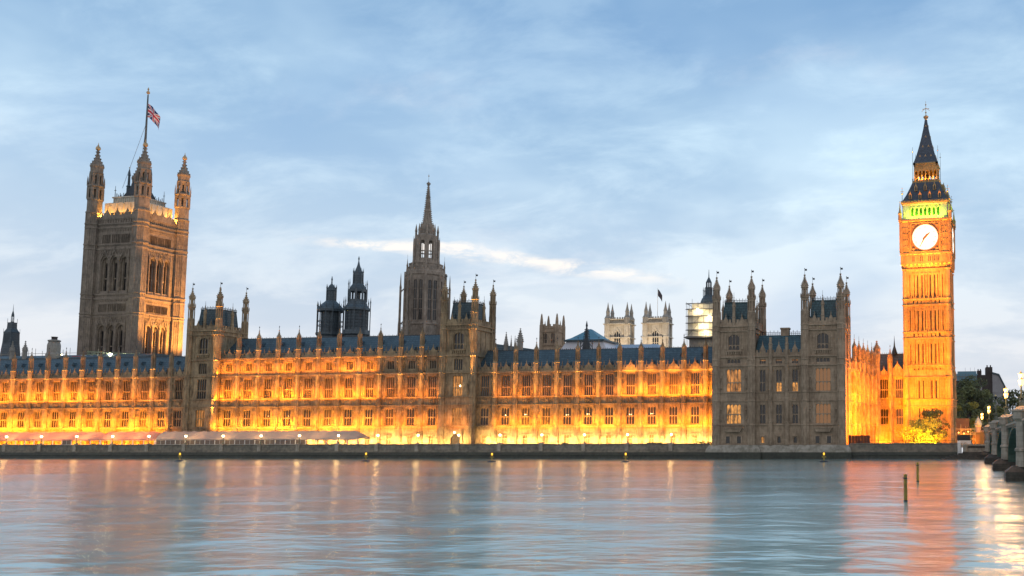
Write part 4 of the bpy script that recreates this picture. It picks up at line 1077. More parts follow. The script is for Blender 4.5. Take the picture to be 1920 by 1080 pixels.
b = MB('gold', 'dark_iron'); b.prism_y([(-.28, 0), (.28, 0), (0, .62)], 0, .5, 0); b.poly([(-.16, -.01, .04), (.16, -.01, .04), (0, -.01, .34)], 1); lm = b.mesh('lucarne')
for s in range(2):
    for zz, hh_, xs in ((83.9, 2.82, (-1.55, 0, 1.55)), (86.9, 2.0, (-.8, .8)), (89.9, 1.32, (0,)), (93.2, .72, (0,))):
        for x in xs: a = s * pi / 2; O('lucarne', lm, spo, (x * cos(a) + hh_ * sin(a), x * sin(a) - hh_ * cos(a), zz), a)
for sx in (-1, 1):
    for sy in (-1, 1):
        b = MB('dark_iron', 'gold'); b.tube((0, 0, 77), (0, 0, 86.6), .08, 5, 0, .04); b.ball(0, 0, 85.2, .22, 1, 6, .6); b.build('lantern_rod', ct, (sx * 3.55, sy * 3.55, 0))
b = MB('gold', 'dark_iron'); b.lathe(0, 0, [(.3, 95.3), (.42, 95.7), (.75, 96.2), (.7, 96.5), (.3, 96.6), (.12, 97)], 8, 0)
b.tube((0, 0, 96.8), (0, 0, 101.0), .09, 5, 0, .04); b.box(-.95, .95, -.05, .05, 98.6, 98.75)
for s in (-1, 1): b.tube((s * .1, 0, 98.9), (s * .95, 0, 98.2), .07, 4); b.tube((s * .95, 0, 98.2), (s * 1.15, 0, 97.9), .06, 4)
b.ball(0, 0, 99.9, .22, 0, 6); b.ball(0, 0, 97.6, .26, 0, 6); b.build('finial', ct)
# its floodlights
for s, k in ((0, 1.0), (1, .55)):
    a = s * pi / 2
    def loc(x, y, z, a=a): return (x * cos(a) - y * sin(a), x * sin(a) + y * cos(a), z)
    dv = lambda dy, dz, a=a: (-dy * sin(a), dy * cos(a), dz)
    for x, e in ((-17, 1.0), (9, .42)):                # two banks of lamps on the lawn, the left one stronger so that the ribs throw shade
        spot(ct, loc(x, -24, 4), 420000 * k * e, DEEP, loc(-1, -6, 46), 44, .6, .4)
        spot(ct, loc(x * .8, -24, 4), 175000 * k * e, DEEP, loc(0, -6, 25), 62, .7, .4)
        spot(ct, loc(x * .6, -16, 3.5), 19000 * k * e, DEEP, loc(0, -6, 9), 90, .8, .4)
    for x in (-4.6, 0, 4.6): spot(ct, loc(x, -20, 4), 1100000 * k, (1.0, .27, .03), loc(x, -6.5, 60), 15, .7, .4)
    area(ct, loc(0, -7.35, 65.6), 10, .25, 1500 * k, (.66, 1.0, .03), dv(.5, 1))
    area(ct, loc(0, -5.2, 66.2), 8, .4, 900 * k, (.25, 1.0, .05), dv(-.2, 1))
    area(ct, loc(0, -3.6, 77.1), 6, .2, 650 * k, (1.0, .36, .03), dv(.5, 1))

# ------------------------------------------------------------------ the great square tower with the flag
VT_C = (-265.35, 268.2)
vt = thing('flag_tower', 'huge square stone tower with four capped corner turrets and a tall flagpole', 'tower', (*VT_C, 0), -radians(2.5))
vx, vy = 9.25, 7.6
def big_face(hw, hd):
    def f(b):
        y = -hd; ops = []
        k = hw - 3.3
        cols = [(-k * .62), 0, k * .62]; ow = k * .24
        for c in cols: ops += [(c - ow, c + ow, 52.6, 63.8), (c - ow, c + ow, 30.5, 41.6)]
        sl = []
        for c in cols:
            for q in range(4):
                x = c + (q - 1.5) * k * .135
                sl.append((x - .25, x + .25, 68.4, 71.1)); sl.append((x - .25, x + .25, 45.95, 48.3))
        wall_face(b, -hw + 1, hw - 1, 20, 76.0, y, ops + sl, 1.3)
        # slit rows cut in the two narrow bands are laid as dark recesses between mullions
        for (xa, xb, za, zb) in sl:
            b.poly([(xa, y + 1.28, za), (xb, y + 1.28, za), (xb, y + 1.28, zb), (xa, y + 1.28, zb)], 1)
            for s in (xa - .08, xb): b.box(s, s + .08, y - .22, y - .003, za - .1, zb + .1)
        for z, p in ((76.5, .3), (74.7, .4), (73.4, .35), (67.85, .4), (66.4, .35), (51.55, .42), (50.1, .38), (45.2, .4), (44.3, .36)):
            b.box(-hw + 1, hw - 1, y - p, y - .002, z - .2, z + .2); b.box(-hw + 1, hw - 1, y - p * .5, y - .002, z - .45, z - .2)
        for c in cols:
            for z0_, zt, zs_ in ((52.6, 63.8, 61.0), (30.5, 41.6, 39.4)):
                arch_head(b, c - ow, c + ow, zs_, zt - .1, y + .1, y + .7, zt); arch_head(b, c - ow - .25, c + ow + .25, zs_, zt + .5, y - .3, y - .003, zt + .55)
                b.prism_y([(c - ow - .5, zs_ + 1.4), (c, zt + 2.4), (c + ow + .5, zs_ + 1.4), (c + ow + .3, zs_ + 1.2), (c, zt + 1.9), (c - ow - .3, zs_ + 1.2)], y - .4, y - .303)
                b.lathe(c, y - .25, [(.15, zt + 2.2), (.3, zt + 2.7), (.03, zt + 3.4)], 5, 0)
        for c in [-k * .93, -k * .31, k * .31, k * .93]:
            for z0_, zt in ((52, 66), (30, 44)): b.lathe(c, y - .1, [(.32, z0_), (.32, zt - 2.5), (.42, zt - 2.4), (.1, zt - .6), (.02, zt)], 6, 0)
        n = 14
        for i in range(n):
            x = -k - .6 + i * (2 * k + 1.2) / (n - 1)
            for za, zb in ((64.6, 66.1), (42.6, 44.0), (72.0, 73.1), (49.0, 50.0), (75.0, 76.3)): b.box(x - .09, x + .09, y - .2, y - .003, za, zb)
        for i in range(n - 1):
            x = -k - .6 + (i + .5) * (2 * k + 1.2) / (n - 1)
            for zz in (65.3, 43.3, 72.6, 49.5): b.box(x - .2, x + .2, y - .14, y - .003, zz - .2, zz + .2)
        b.box(-hw + 1, hw - 1, y - .1, y + .4, 76.0, 76.7); battlement(b, -hw + 2.4, hw - 2.4, y - .25, 76.8, 78.2, 1.4, .4)
        for c in (-k * .66, 0, k * .66): gablet(b, c, y - .3, 2.0, 76.9, 79.4)
    return f
def glazing(hw, hd, wins):
    def f(b):
        y = -hd + 1.25; k = hw - 3.3; ow = k * .24
        for c, z0_, zt in wins:
            if True:
                b.poly([(c - ow, y, z0_), (c + ow, y, z0_), (c + ow, y, zt), (c - ow, y, zt)])
                b.box(c - .1, c + .1, y - .3, y - .01, z0_, zt - .8, 1); b.box(c - ow, c + ow, y - .3, y - .01, z0_ + (zt - z0_) * .36, z0_ + (zt - z0_) * .36 + .35, 1)
                b.box(c - ow, c - ow + .45, y - .6, y - .01, z0_, zt, 1); b.box(c + ow - .45, c + ow, y - .6, y - .01, z0_, zt, 1)
                for s in (-1, 1):
                    xa, xb = (c - ow + .45, c - .1) if s < 0 else (c + .1, c + ow - .45); arch_head(b, xa, xb, zt - 2.6, zt - 1.7, y - .28, y - .01, zt, 1)
    return f
for s, (a, d) in ((0, (vx, vy)), (1, (vy, vx)), (2, (vx, vy)), (3, (vy, vx))):
    b = MB('soot_stone', 'dark_iron'); big_face(a, d)(b); b.build('wall', vt, rz=s * pi / 2)
    if s < 2:
        k = a - 3.3
        for c in (-k * .62, 0, k * .62):
            for z0_, zt in ((52.6, 63.8), (30.5, 41.6)): b = MB('glass', 'soot_stone'); glazing(a, d, ((c, z0_, zt),))(b); b.build('window', vt, rz=s * pi / 2)
def big_turret():
    b = MB('soot_stone'); r = 2.55
    b.lathe(0, 0, [(r, 15), (r, 78.6)], 8)
    for z, p in ((78.5, 1.12), (74.7, 1.14), (73.4, 1.1), (67.85, 1.14), (66.4, 1.1), (51.55, 1.14), (50.1, 1.1), (45.2, 1.14), (44.3, 1.1), (83.0, 1.06)): b.lathe(0, 0, [(r, z - .4), (r * p, z - .15), (r * p, z + .2), (r, z + .35)], 8)
    for j in range(8):
        a0, a1 = pi / 8 + j * pi / 4, pi / 8 + (j + 1) * pi / 4
        b.lathe(r * cos(a0), r * sin(a0), [(.2, 15), (.2, 78.5)], 4, a0)
        for t in (.33, .67):
            x = r * (cos(a0) * (1 - t) + cos(a1) * t); yy = r * (sin(a0) * (1 - t) + sin(a1) * t); b.lathe(x, yy, [(.1, 15), (.1, 78.4)], 4, (a0 + a1) / 2)
        for z in range(22, 78, 4):
            x = r * (cos(a0) + cos(a1)) / 2; yy = r * (sin(a0) + sin(a1)) / 2; d = Vector((-sin((a0 + a1) / 2), cos((a0 + a1) / 2), 0))
            b.tube(Vector((x, yy, z)) - d * .85, Vector((x, yy, z)) + d * .85, .12, 4)
    b.lathe(0, 0, [(r, 78.6), (r * .97, 83.0)], 8)
    sh = b.mesh('turret')
    b = MB('soot_stone', 'gold')
    openwork(b, 0, 0, 2.4, 83.0, 86.9, 8, 0, None, .25, 0); b.lathe(0, 0, [(.5, 83), (.5, 87)], 6)
    b.lathe(0, 0, [(2.3, 86.8), (2.85, 87.2), (2.85, 87.5), (2.2, 87.9)], 8)
    for j in range(8): a = pi / 8 + j * pi / 4; b.lathe(2.75 * cos(a), 2.75 * sin(a), [(.2, 87.3), (.22, 88.6), (.03, 90.6)], 5, 0)
    openwork(b, 0, 0, 2.0, 87.8, 91.5, 8, 0, None, .25, 0); b.lathe(0, 0, [(.4, 87.8), (.4, 91.6)], 6)
    b.lathe(0, 0, [(2.0, 91.4), (2.3, 91.7), (2.3, 92.1), (2.1, 92.2), (2.15, 93.6), (2.4, 94.0), (2.4, 94.4)], 8)
    prof = [(2.2, 94.4), (1.75, 95.2), (1.2, 96.2), (.75, 97.3), (.5, 98.4), (.42, 99.6)]
    b.lathe(0, 0, prof, 8); crockets(b, 0, 0, prof, 8, pi / 8, .6, .34)
    tp = b.mesh('turret_cap')
    b = MB('gold'); b.lathe(0, 0, [(.3, 99.5), (.8, 99.9), (.85, 100.3), (.6, 100.9), (.2, 101.1), (.05, 102.2)], 8, 0); b.lathe(0, 0, [(.35, 101.2), (.1, 101.5)], 6, 0); return sh, tp, b.mesh('crown')
sh, tp, cr = big_turret()
for sx in (-1, 1):
    for sy in (-1, 1):
        o = O('turret', sh, vt, (sx * vx, sy * vy, 0)); o.scale = (.86, .86, 1); O('turret_cap', tp, o); O('crown', cr, o)
b = MB('roof_glass' if False else 'pale_stone', 'dark_iron')
b.loops([[(-p, -q, z), (p, -q, z), (p, q, z), (-p, q, z)] for p, q, z in ((vx - 1.9, vy - 1.9, 74), (vx - 1.9, vy - 1.9, 82.2), (vx - 3.0, vy - 3.0, 82.6))])
b.box(-5.0, 5.0, -4.9, 4.9, 81, 84.0); b.box(-5.3, 5.3, -5.2, 5.2, 84.0, 84.4)
for i in range(12):
    for sg in (-1, 1): b.box(-4.8 + i * .86, -4.5 + i * .86, sg * 4.9 - (.16 if sg < 0 else 0), sg * 4.9 + (0 if sg < 0 else .16), 82.4, 84.0); b.box(sg * 5.0 - (.16 if sg < 0 else 0), sg * 5.0 + (0 if sg < 0 else .16), -4.8 + i * .86, -4.5 + i * .86, 82.4, 84.0)
for i in range(5):
    for sg in (-1, 1): x = -5.4 + i * 2.7; b.box(x - .25, x + .25, sg * (vy - 1.9) - (.3 if sg < 0 else 0), sg * (vy - 1.9) + (0 if sg < 0 else .3), 76, 82.0); x *= .78; b.box(sg * (vx - 1.9) - (.3 if sg < 0 else 0), sg * (vx - 1.9) + (0 if sg < 0 else .3), x - .25, x + .25, 76, 82.0)
rfo = b.build('roof_block', vt)
b = MB('dark_iron', 'gold')
for i in range(15):
    t = -4.7 + i * 9.4 / 14
    for s in (-1, 1): b.box(t - .08, t + .08, s * 4.7 - .05, s * 4.7 + .05, 84.3, 85.7 if i % 2 else 85.2); b.box(s * 4.7 - .05, s * 4.7 + .05, t - .08, t + .08, 84.3, 85.7 if i % 2 else 85.2)
for sx in (-1, 1):
    for sy in (-1, 1): b.tube((sx * 4.7, sy * 4.7, 84.3), (sx * 4.7, sy * 4.7, 88.2), .14, 5, 0, .05); b.box(sx * 4.7 - .4, sx * 4.7 + .4, sy * 4.7 - .04, sy * 4.7 + .04, 86.6, 86.75)
b.loops([[(-p, -q, z), (p, -q, z), (p, q, z), (-p, q, z)] for p, q, z in ((3.4, 3.4, 84.4), (1.9, 1.9, 88.5), (.9, .9, 92.5), (.5, .5, 95))])
b.build('iron_roof', rfo)
for (x, y) in ((-3.6, -1.0), (3.9, 0)):
    b = MB('iron_blue', 'gold')
    b.lathe(x, y, [(.6, 83.4), (.6, 88.6), (.75, 88.9), (.4, 89.4), (.34, 92.4), (.45, 92.7), (.05, 95.2)], 8); b.ball(x, y, 95.3, .22, 1, 6); b.build('roof_shaft', rfo)
FX_, FY_ = .3, .6
b = MB('iron_blue'); b.lathe(FX_, FY_, [(.48, 90), (.34, 106), (.2, 120.8)], 10); fp = b.build('flagpole', vt)
b = MB('gold'); b.ball(FX_, FY_, 121.5, .55, 0, 8); b.lathe(FX_, FY_, [(.16, 121.9), (.16, 122.3), (.3, 122.6), (.05, 123.3)], 6, 0); b.build('finial', fp)
b = MB('steel_pole'); b.tube((FX_, FY_, 111), (-4.4, -2.5, 88), .05, 4); b.tube((FX_, FY_, 111), (2.0, -2.5, 92), .05, 4); b.build('stays', fp)
# lights: gold glow behind the parapet, orange wash on the right-hand side
for s, (a, d) in ((0, (vx, vy)), (1, (vy, vx))):
    for q in range(4):
        x = -4.8 + q * 3.2; yv = -d + .7; an = s * pi / 2
        area(vt, (x * cos(an) - yv * sin(an), x * sin(an) + yv * cos(an), 76.3), 1.0, .5, 520, (1.0, .45, .06), (-.45 * sin(an), .45 * cos(an), 1))
for sx, sy in ((-1, -1), (1, 1)):
    tx, ty = sx * (vx - 3.0) if sy < 0 else sx * (vx - .6), sy * (vy - .6) if sy < 0 else sy * (vy - 3.0)
    area(vt, (tx, ty - (.6 if sy < 0 else 0), 77.4), .8, .8, 1200, (1.0, .44, .06), (sx * .7 if sy < 0 else .1, .1 if sy < 0 else sy * .7, 1))
spot(vt, (36, -12, 26), 700000, (1.0, .40, .07), (8, 2, 56), 62, .6, .8)
spot(vt, (30, 10, 26), 300000, (1.0, .40, .07), (8, 0, 48), 55, .6, .8)

def flag(name, label, wid, hei, loc, style, rz=0.0, droop=.9):
    nx, ny = 44, 24
    b = MB('flag_blue', 'flag_red', 'flag_white', 'flag_dark')
    def P(i, j, k):
        u, v = i / nx, j / ny
        x = wid * u * (1 - .12 * u); z = -hei * v - wid * droop * u * (.55 + .45 * u) ; y = .10 * wid * sin(u * 8 + v * 1.5) * u
        return (x, y + k, z)
    for i in range(nx):
        for j in range(ny):
            u, v = (i + .5) / nx * 2 - 1, (j + .5) / ny * 2 - 1
            if style == 'union':
                U, V = u * 2, v
                c = 0
                d1, d2 = abs(U / 2 - V) * .9, abs(U / 2 + V) * .9
                if min(d1, d2) < .20: c = 2
                if min(d1, d2) < .075: c = 1
                if abs(U) < .34 or abs(V) < .34: c = 2
                if abs(U) < .20 or abs(V) < .20: c = 1
            else: c = 3
            for k, fl in ((-.015, 0), (.015, 1)):
                q = [P(i, j, k), P(i, j + 1, k), P(i + 1, j + 1, k), P(i + 1, j, k)]
                b.poly(q if not fl else q[::-1], c)
    t = tag(b.build(name, None, loc, rz), label, 'flag'); return t
R5 = Matrix.Rotation(-radians(2.5), 3, 'Z') @ Vector((FX_ + .35, FY_, 0))
flag('flag', 'red, white and blue crossed flag drooping from the pole on the biggest square tower', 5.0, 4.6, (VT_C[0] + R5.x, VT_C[1] + R5.y, 117.6), 'union', 0, .95)

# ------------------------------------------------------------------ octagonal spire tower
st = thing('spire_tower', 'octagonal stone tower with tall paired lancets, open lantern and slender crocketed spire', 'tower', (-174.2, 290, 0), radians(31)); st.scale = (.86, .86, 1)
b = MB('spire_stone'); R = 7.4; rot = -pi / 2
vert = [(R * cos(rot + j * pi / 4), R * sin(rot + j * pi / 4)) for j in range(8)]
def oct_face(j, fn):
    (xa, ya), (xb, yb) = vert[j], vert[(j + 1) % 8]; mx, my = (xa + xb) / 2, (ya + yb) / 2
    return mx, my, math.atan2(yb - ya, xb - xa), math.hypot(xb - xa, yb - ya)
b.lathe(0, 0, [(R, 25), (R, 42.4), (R + .3, 42.6), (R + .3, 43.0), (R, 43.3)], 8, rot)
b.lathe(0, 0, [(R - .9, 43), (R - .9, 58.5)], 8, rot)
b.lathe(0, 0, [(R, 58.0), (R, 59.2), (R + .35, 59.5), (R + .35, 60.6), (R - .2, 60.8), (R - .2, 61.5), (R - .5, 61.6), (6.3, 61.7), (6.2, 63.2), (6.4, 63.3), (6.4, 63.6), (5.2, 63.7)], 8, rot)
b.build('body', st)
L = 2 * R * sin(pi / 8)
wb_ = MB('spire_stone'); wall_face(wb_, -L / 2, L / 2, 43.2, 58.2, 0, [(-1.75, -.35, 43.9, 57.6), (.35, 1.75, 43.9, 57.6)], .7)
for s in (-1, 1):
    wb_.box(s * 2.3 - .15, s * 2.3 + .15, -.2, -.003, 43.3, 58); 
wb_.box(-.14, .14, -.25, -.003, 43.3, 58)
for i in range(8): wb_.box(-2.4 + i * .66, -2.1 + i * .66, -.35, -.05, 59.5, 60.5)
wm = wb_.mesh('wall_face')
for j in range(8):
    mx, my, an, _ = oct_face(j, None); f = O('wall_face', wm, st, (mx, my, 0), an)
    for s in (-1.05, 1.05):
        if my < 2: window(f, s, 0, 43.9, 1.4, 13.7, 2, (.28, .52, .78), .8, 'glass', 'spire_stone', name='lancet', headf=.8)
b = MB('spire_stone')
for j, (x, y) in enumerate(vert):
    b.lathe(x, y, [(.55, 30), (.5, 60.6)], 6)
    k = 9.0 / R; X, Y = x * k, y * k
    b.lathe(X, Y, [(.75, 28), (.65, 42.5), (.5, 44), (.45, 55), (.5, 55.2), (.3, 56.2), (.2, 58.4), (.03, 60.2)], 6)
    for z in (42.5, 53.6): b.tube((X, Y, z), (x, y, z + 1.6), .22, 5)
    k = 6.8 / R; X, Y = x * k, y * k; b.lathe(X, Y, [(.38, 58), (.36, 62.6), (.45, 62.8), (.2, 63.6), (.03, 65.4)], 6); b.tube((X, Y, 65.3), (X, Y, 66.6), .05, 4)
b.build('buttresses', st)
b = MB('spire_stone'); r = 4.0
b.lathe(0, 0, [(r + 1.0, 63.4), (r + .5, 64.0), (r + .2, 65.4)], 8, rot)
for j in range(8):
    a = rot + j * pi / 4; b.lathe(r * .98 * cos(a), r * .98 * sin(a), [(1.0, 63.6), (.95, 72.2)], 6, a); b.lathe(r * 1.0 * cos(a), r * 1.0 * sin(a), [(.4, 72), (.38, 74.6), (.5, 74.8), (.06, 77.2)], 6, a)
    X, Y = 4.75 * cos(a), 4.75 * sin(a); b.lathe(X, Y, [(.24, 63), (.22, 71), (.05, 73.2)], 5); b.tube((X, Y, 69.2), (r * cos(a), r * sin(a), 70), .13, 4); b.tube((X, Y, 66.4), (r * cos(a), r * sin(a), 66.6), .13, 4)
b.lathe(0, 0, [(r, 71.6), (r + .15, 73.3), (r - .3, 73.6), (2.7, 74.0), (2.45, 77.0), (2.6, 77.3), (1.8, 77.6)], 8, rot)
for j in range(8):
    a = rot + (j + .5) * pi / 4; m_ = Vector((cos(a), sin(a), 0)); w_ = 2 * r * sin(pi / 8); ap = r * cos(pi / 8)
    q = MB('spire_stone'); arch_head(q, -w_ / 2 + .75, w_ / 2 - .75, 70.4, 71.5, -.15, .15, 72.4); q.box(-w_ / 2 + .3, w_ / 2 - .3, -.12, .12, 67.6, 67.95); q.box(-.08, .08, -.1, .1, 65.3, 71.6)
    ca, sa = cos(a + pi / 2), sin(a + pi / 2); i0 = len(b.v)
    b.v += [(m_.x * ap + x * ca - y * sa, m_.y * ap + x * sa + y * ca, z) for x, y, z in q.v]; b.f += [tuple(i0 + k for k in f) for f in q.f]; b.m += q.m
for j in range(8):
    a = rot + (j + .5) * pi / 4; b.lathe(2.35 * cos(a), 2.35 * sin(a), [(.35, 73.8), (.35, 76.2), (.05, 78.0)], 4, a)
for j in range(16): a = rot + (j + .5) * pi / 8; b.box(6.6 * cos(a) - .3, 6.6 * cos(a) + .3, 6.6 * sin(a) - .3, 6.6 * sin(a) + .3, 61.2, 62.3)
b.build('lantern', st)
b = MB('spire_stone', 'gold'); prof = [(1.75, 77.5), (1.2, 81.7), (1.38, 81.9), (1.38, 82.3), (1.1, 82.5), (.68, 86.6), (.76, 86.8), (.64, 87.0), (.22, 91.2)]
b.lathe(0, 0, prof, 8, rot); crockets(b, 0, 0, prof[:2] + prof[4:6] + prof[7:], 8, rot, .62, .34)
b.lathe(0, 0, [(.2, 91), (.75, 91.4), (.75, 91.8), (.3, 92.1), (.06, 92.4), (.04, 95.0)], 8, 0); b.ball(0, 0, 94.3, .25, 1, 6); b.build('spire', st)

# ------------------------------------------------------------------ iron ventilation turrets behind the roofs
def vent_turret(x, y, prof_parts, label, cols=None, fin=()):
    t = thing('ventilation_turret', label, 'turret', (x, y, 0), 0)
    for nm, fn in prof_parts: b = MB('iron_blue', 'dark_iron'); fn(b); b.build(nm, t)
    return t
def ring_cols(b, R, z0, z1, r=.16, n=12, top=1.2):
    for j in range(n):
        a = 2 * pi * (j + .5) / n; b.lathe(R * cos(a), R * sin(a), [(r, z0), (r, z1), (r * 1.6, z1 + .1), (r * .7, z1 + top * .5), (.03, z1 + top)], 5, a)
def pA(b):
    b.lathe(0, 0, [(4.4, 28), (4.4, 35.8), (4.9, 36.4), (4.9, 36.9), (3.1, 37.0), (3.1, 43.6)], 12)
    for j in range(12): a = 2 * pi * j / 12; b.box(3.1 * cos(a) - .12, 3.1 * cos(a) + .12, 3.1 * sin(a) - .12, 3.1 * sin(a) + .12, 37, 43.6); 
    for z in (39, 40.4): b.lathe(0, 0, [(4.45, z), (4.5, z + .12), (4.45, z + .24)], 12, None, 0, False, False)
va = vent_turret(-186.1, 258, [
    ('drum', pA), ('columns', lambda b: ring_cols(b, 4.5, 36.8, 45.0, .17, 12, 1.6)),
    ('dome', lambda b: b.lathe(0, 0, [(4.7, 43.5), (4.7, 44.2), (4.2, 44.8), (3.0, 45.9), (2.1, 46.6), (1.8, 46.9)], 12)),
    ('lantern', lambda b: (b.lathe(0, 0, [(1.65, 46.8), (1.6, 49.9), (1.8, 50.1), (1.7, 50.4)], 8), ring_cols(b, 1.7, 46.8, 50.8, .12, 8, 1.2))),
    ('cap', lambda b: b.lathe(0, 0, [(1.6, 50.2), (1.3, 51.0), (.7, 51.8), (.25, 52.2), (.2, 53.2), (.32, 53.4), (.05, 54.6)], 8))],
    'shorter dark iron turret with a dome and columned drum, left of its taller neighbour')
def pB(b):
    b.lathe(0, 0, [(4.2, 28), (4.2, 35.9), (4.8, 36.3), (4.6, 37.6), (3.7, 37.7), (3.7, 43.8)], 12)
    for z in (38.6, 39.6, 40.6, 41.6, 42.6): b.lathe(0, 0, [(3.78, z), (3.85, z + .1), (3.78, z + .2)], 12, None, 1, False, False)
    for j in range(16): a = 2 * pi * j / 16; b.lathe(3.78 * cos(a), 3.78 * sin(a), [(.1, 37.7), (.1, 43.8)], 4)
va.scale = (.82, .82, 1)
vb = vent_turret(-177.3, 258, [
    ('drum', pB), ('columns', lambda b: ring_cols(b, 4.6, 36.4, 46.0, .16, 8, 1.8)),
    ('skirt_roof', lambda b: b.lathe(0, 0, [(4.7, 43.7), (4.6, 44.3), (3.6, 45.3), (3.2, 46.4)], 12)),
    ('open_stage', lambda b: (b.lathe(0, 0, [(.35, 46), (.35, 50)], 6), [b.lathe(3.0 * cos(a), 3.0 * sin(a), [(.42, 46.3), (.42, 50.1)], 4, a) for a in [pi / 8 + j * pi / 4 for j in range(8)]], b.lathe(0, 0, [(3.1, 49.4), (3.2, 50.2)], 8), b.lathe(0, 0, [(3.1, 46.2), (3.05, 47.0)], 8), ring_cols(b, 3.25, 46.3, 51.6, .13, 8, 1.6))),
    ('upper_stage', lambda b: (b.lathe(0, 0, [(3.2, 50.0), (2.6, 51.0), (1.9, 51.9), (1.65, 52.0), (1.65, 54.5)], 8), ring_cols(b, 1.75, 52, 55.4, .12, 8, 1.4))),
    ('spire', lambda b: b.lathe(0, 0, [(1.75, 54.4), (1.6, 55.1), (1.0, 56.4), (.5, 57.6), (.2, 58.8), (.15, 59.4), (.32, 59.6), (.05, 60.5)], 8))],
    'taller dark iron turret with an open stage and pointed spire beside the domed one')
vb.scale = (.82, .82, 1)
vl = vent_turret(-304.5, 262, [
    ('body', lambda b: (b.loops([[(-h, -h, z), (h, -h, z), (h, h, z), (-h, h, z)] for h, z in ((4.2, 26), (3.9, 32.8), (3.3, 36.5), (3.1, 39.7), (3.2, 40.0))]), [b.box(x - .08, x + .08, -h_ - .1, -h_, za, zb, 0) for x in (-2, -1, 0, 1, 2) for h_, za, zb in ((3.3, 36, 39.6),)])),
    ('upper_stage', lambda b: b.loops([[(-h, -h, z), (h, -h, z), (h, h, z), (-h, h, z)] for h, z in ((3.1, 40), (2.2, 41.0), (1.95, 41.4), (1.85, 43.3))])),
    ('corner_rods', lambda b: [b.tube((sx * h, sy * h, z), (sx * h, sy * h, z + 1.6), .1, 4) for sx in (-1, 1) for sy in (-1, 1) for h, z in ((3.1, 39.6), (1.85, 43.0))]),
    ('lantern', lambda b: ([b.lathe(.8 * cos(a), .8 * sin(a), [(.13, 43.3), (.13, 45.4)], 4, a) for a in [pi / 8 + j * pi / 4 for j in range(8)]], b.lathe(0, 0, [(1.0, 43.2), (1.0, 43.6)], 8), b.lathe(0, 0, [(.9, 45.3), (.8, 46.0), (.2, 47.2), (.04, 49.4)], 8)))],
    'dark square iron turret with a small lantern, at the far left edge')
vl.scale = (.47, .47, 1)
vent_turret(-68.0, 262, [
    ('base', lambda b: b.lathe(0, 0, [(2.6, 38), (2.4, 44.0), (2.0, 45.0), (1.2, 46.1)], 8)),
    ('shaft', lambda b: (b.lathe(0, 0, [(1.1, 46), (1.1, 48.2), (1.2, 48.3)], 8), ring_cols(b, 1.6, 44.6, 47.2, .1, 8, 1.2))),
    ('cap', lambda b: ([b.lathe(.75 * cos(a), .75 * sin(a), [(.12, 48.2), (.1, 50.0)], 4, a) for a in [pi / 8 + j * pi / 4 for j in range(8)]], b.lathe(0, 0, [(.85, 49.9), (.5, 50.7), (.15, 51.4), (.05, 53.6)], 8)))],
    'dark iron turret rising behind the brightly lit scaffold wrapping')

# scaffold-wrapped tower
t = thing('scaffolded_tower', 'tower wrapped in brightly lit pale scaffold sheeting beside the dark pavilion', 'tower', (-69.2, 262, 0))
b = MB('scaffold_sheet'); b.box(-4.0, 4.0, -4, 4, 33.6, 41.6); b.box(-2.8, 3.6, -3.4, 3.4, 41.6, 43.2); b.build('sheeting', t)
b = MB('grey_stone'); b.box(-3.6, 3.6, -3.6, 3.6, 26, 33.5); b.build('tower_body', t)
b = MB('steel_pole')
for z in (33.7, 35.6, 37.6, 39.6, 41.6, 43.2):
    b.box(-4.3, 4.3, -4.35, -4.2, z - .06, z + .06); b.box(-4.35, -4.2, -4.3, 4.3, z - .06, z + .06); b.box(-4.4, 4.4, -5.0, -4.1, z - .22, z - .14)
for i in range(6):
    x = -4.3 + i * 1.72; b.tube((x, -4.3, 31), (x, -4.3, 43.6 + (i % 2) * .8), .055, 4); b.tube((-4.3, -4.3 + i * 1.72, 31), (-4.3, -4.3 + i * 1.72, 43.4), .055, 4)
b.tube((-2, -4.35, 37.6), (2.0, -4.35, 41.6), .05, 4); b.tube((-4, -4.35, 33.7), (-.6, -4.35, 37.5), .05, 4); b.box(-4.8, 4.6, -5.2, 4.2, 33.2, 33.5); b.box(-4.8, 4.6, -5.2, -5.1, 34.2, 34.3); b.build('scaffolding', t)
b = MB('site_glow')
for (x, z) in ((-.8, 41.3), (2.6, 39.2), (.6, 36.6), (1.6, 34.6)): b.ball(x, -4.9, z, .18, 0, 6)
b.build('work_lamps', t)
for (x, z) in ((-.8, 41.3), (2.6, 39.2), (.6, 36.6), (1.6, 34.6)): spot(t, (x, -6.6, z - .2), 650, (1.0, .78, .40), (x - .3, 0, z + .1), 130, .8)

# stone chimney and small roof pinnacles on the left
t = thing('stone_chimney', 'squat domed stone chimney on the roofs left of the big square tower', 'chimney', (-263.8, 240, 0)); t.scale = (.64, .64, 1)
b = MB('grey_stone'); b.lathe(0, 0, [(3.2, 25), (3.2, 30.2), (2.9, 30.5), (2.75, 30.8), (2.75, 32.9), (2.5, 33.6), (2.2, 33.9), (2.6, 34.1), (2.7, 34.4), (1.9, 34.6)], 8); b.build('shaft', t)
b = MB('dark_brick'); b.lathe(0, 0, [(1.2, 34.5), (1.2, 35.3), (1.4, 35.35), (1.4, 35.5)], 8); b.build('pot', t)
for i, x in enumerate((-278.3, -273.8)):
    t = thing('roof_turret', ('pale' if i == 0 else 'second') + (' stone roof turret standing in front of the dark iron one at the left edge' if i == 0 else ' stone roof turret between the iron one and the squat chimney'), 'turret', (x, 240, 0)); t.scale = (.7, .7, 1)
    b = MB('grey_stone'); b.lathe(0, 0, [(.95, 25), (.9, 31.2), (1.05, 31.4), (1.05, 31.7)], 8); b.build('shaft', t)
    b = MB('grey_stone'); spirelet(b, 0, 0, .95, 31.6, 34.6, 8); b.build('cap', t)
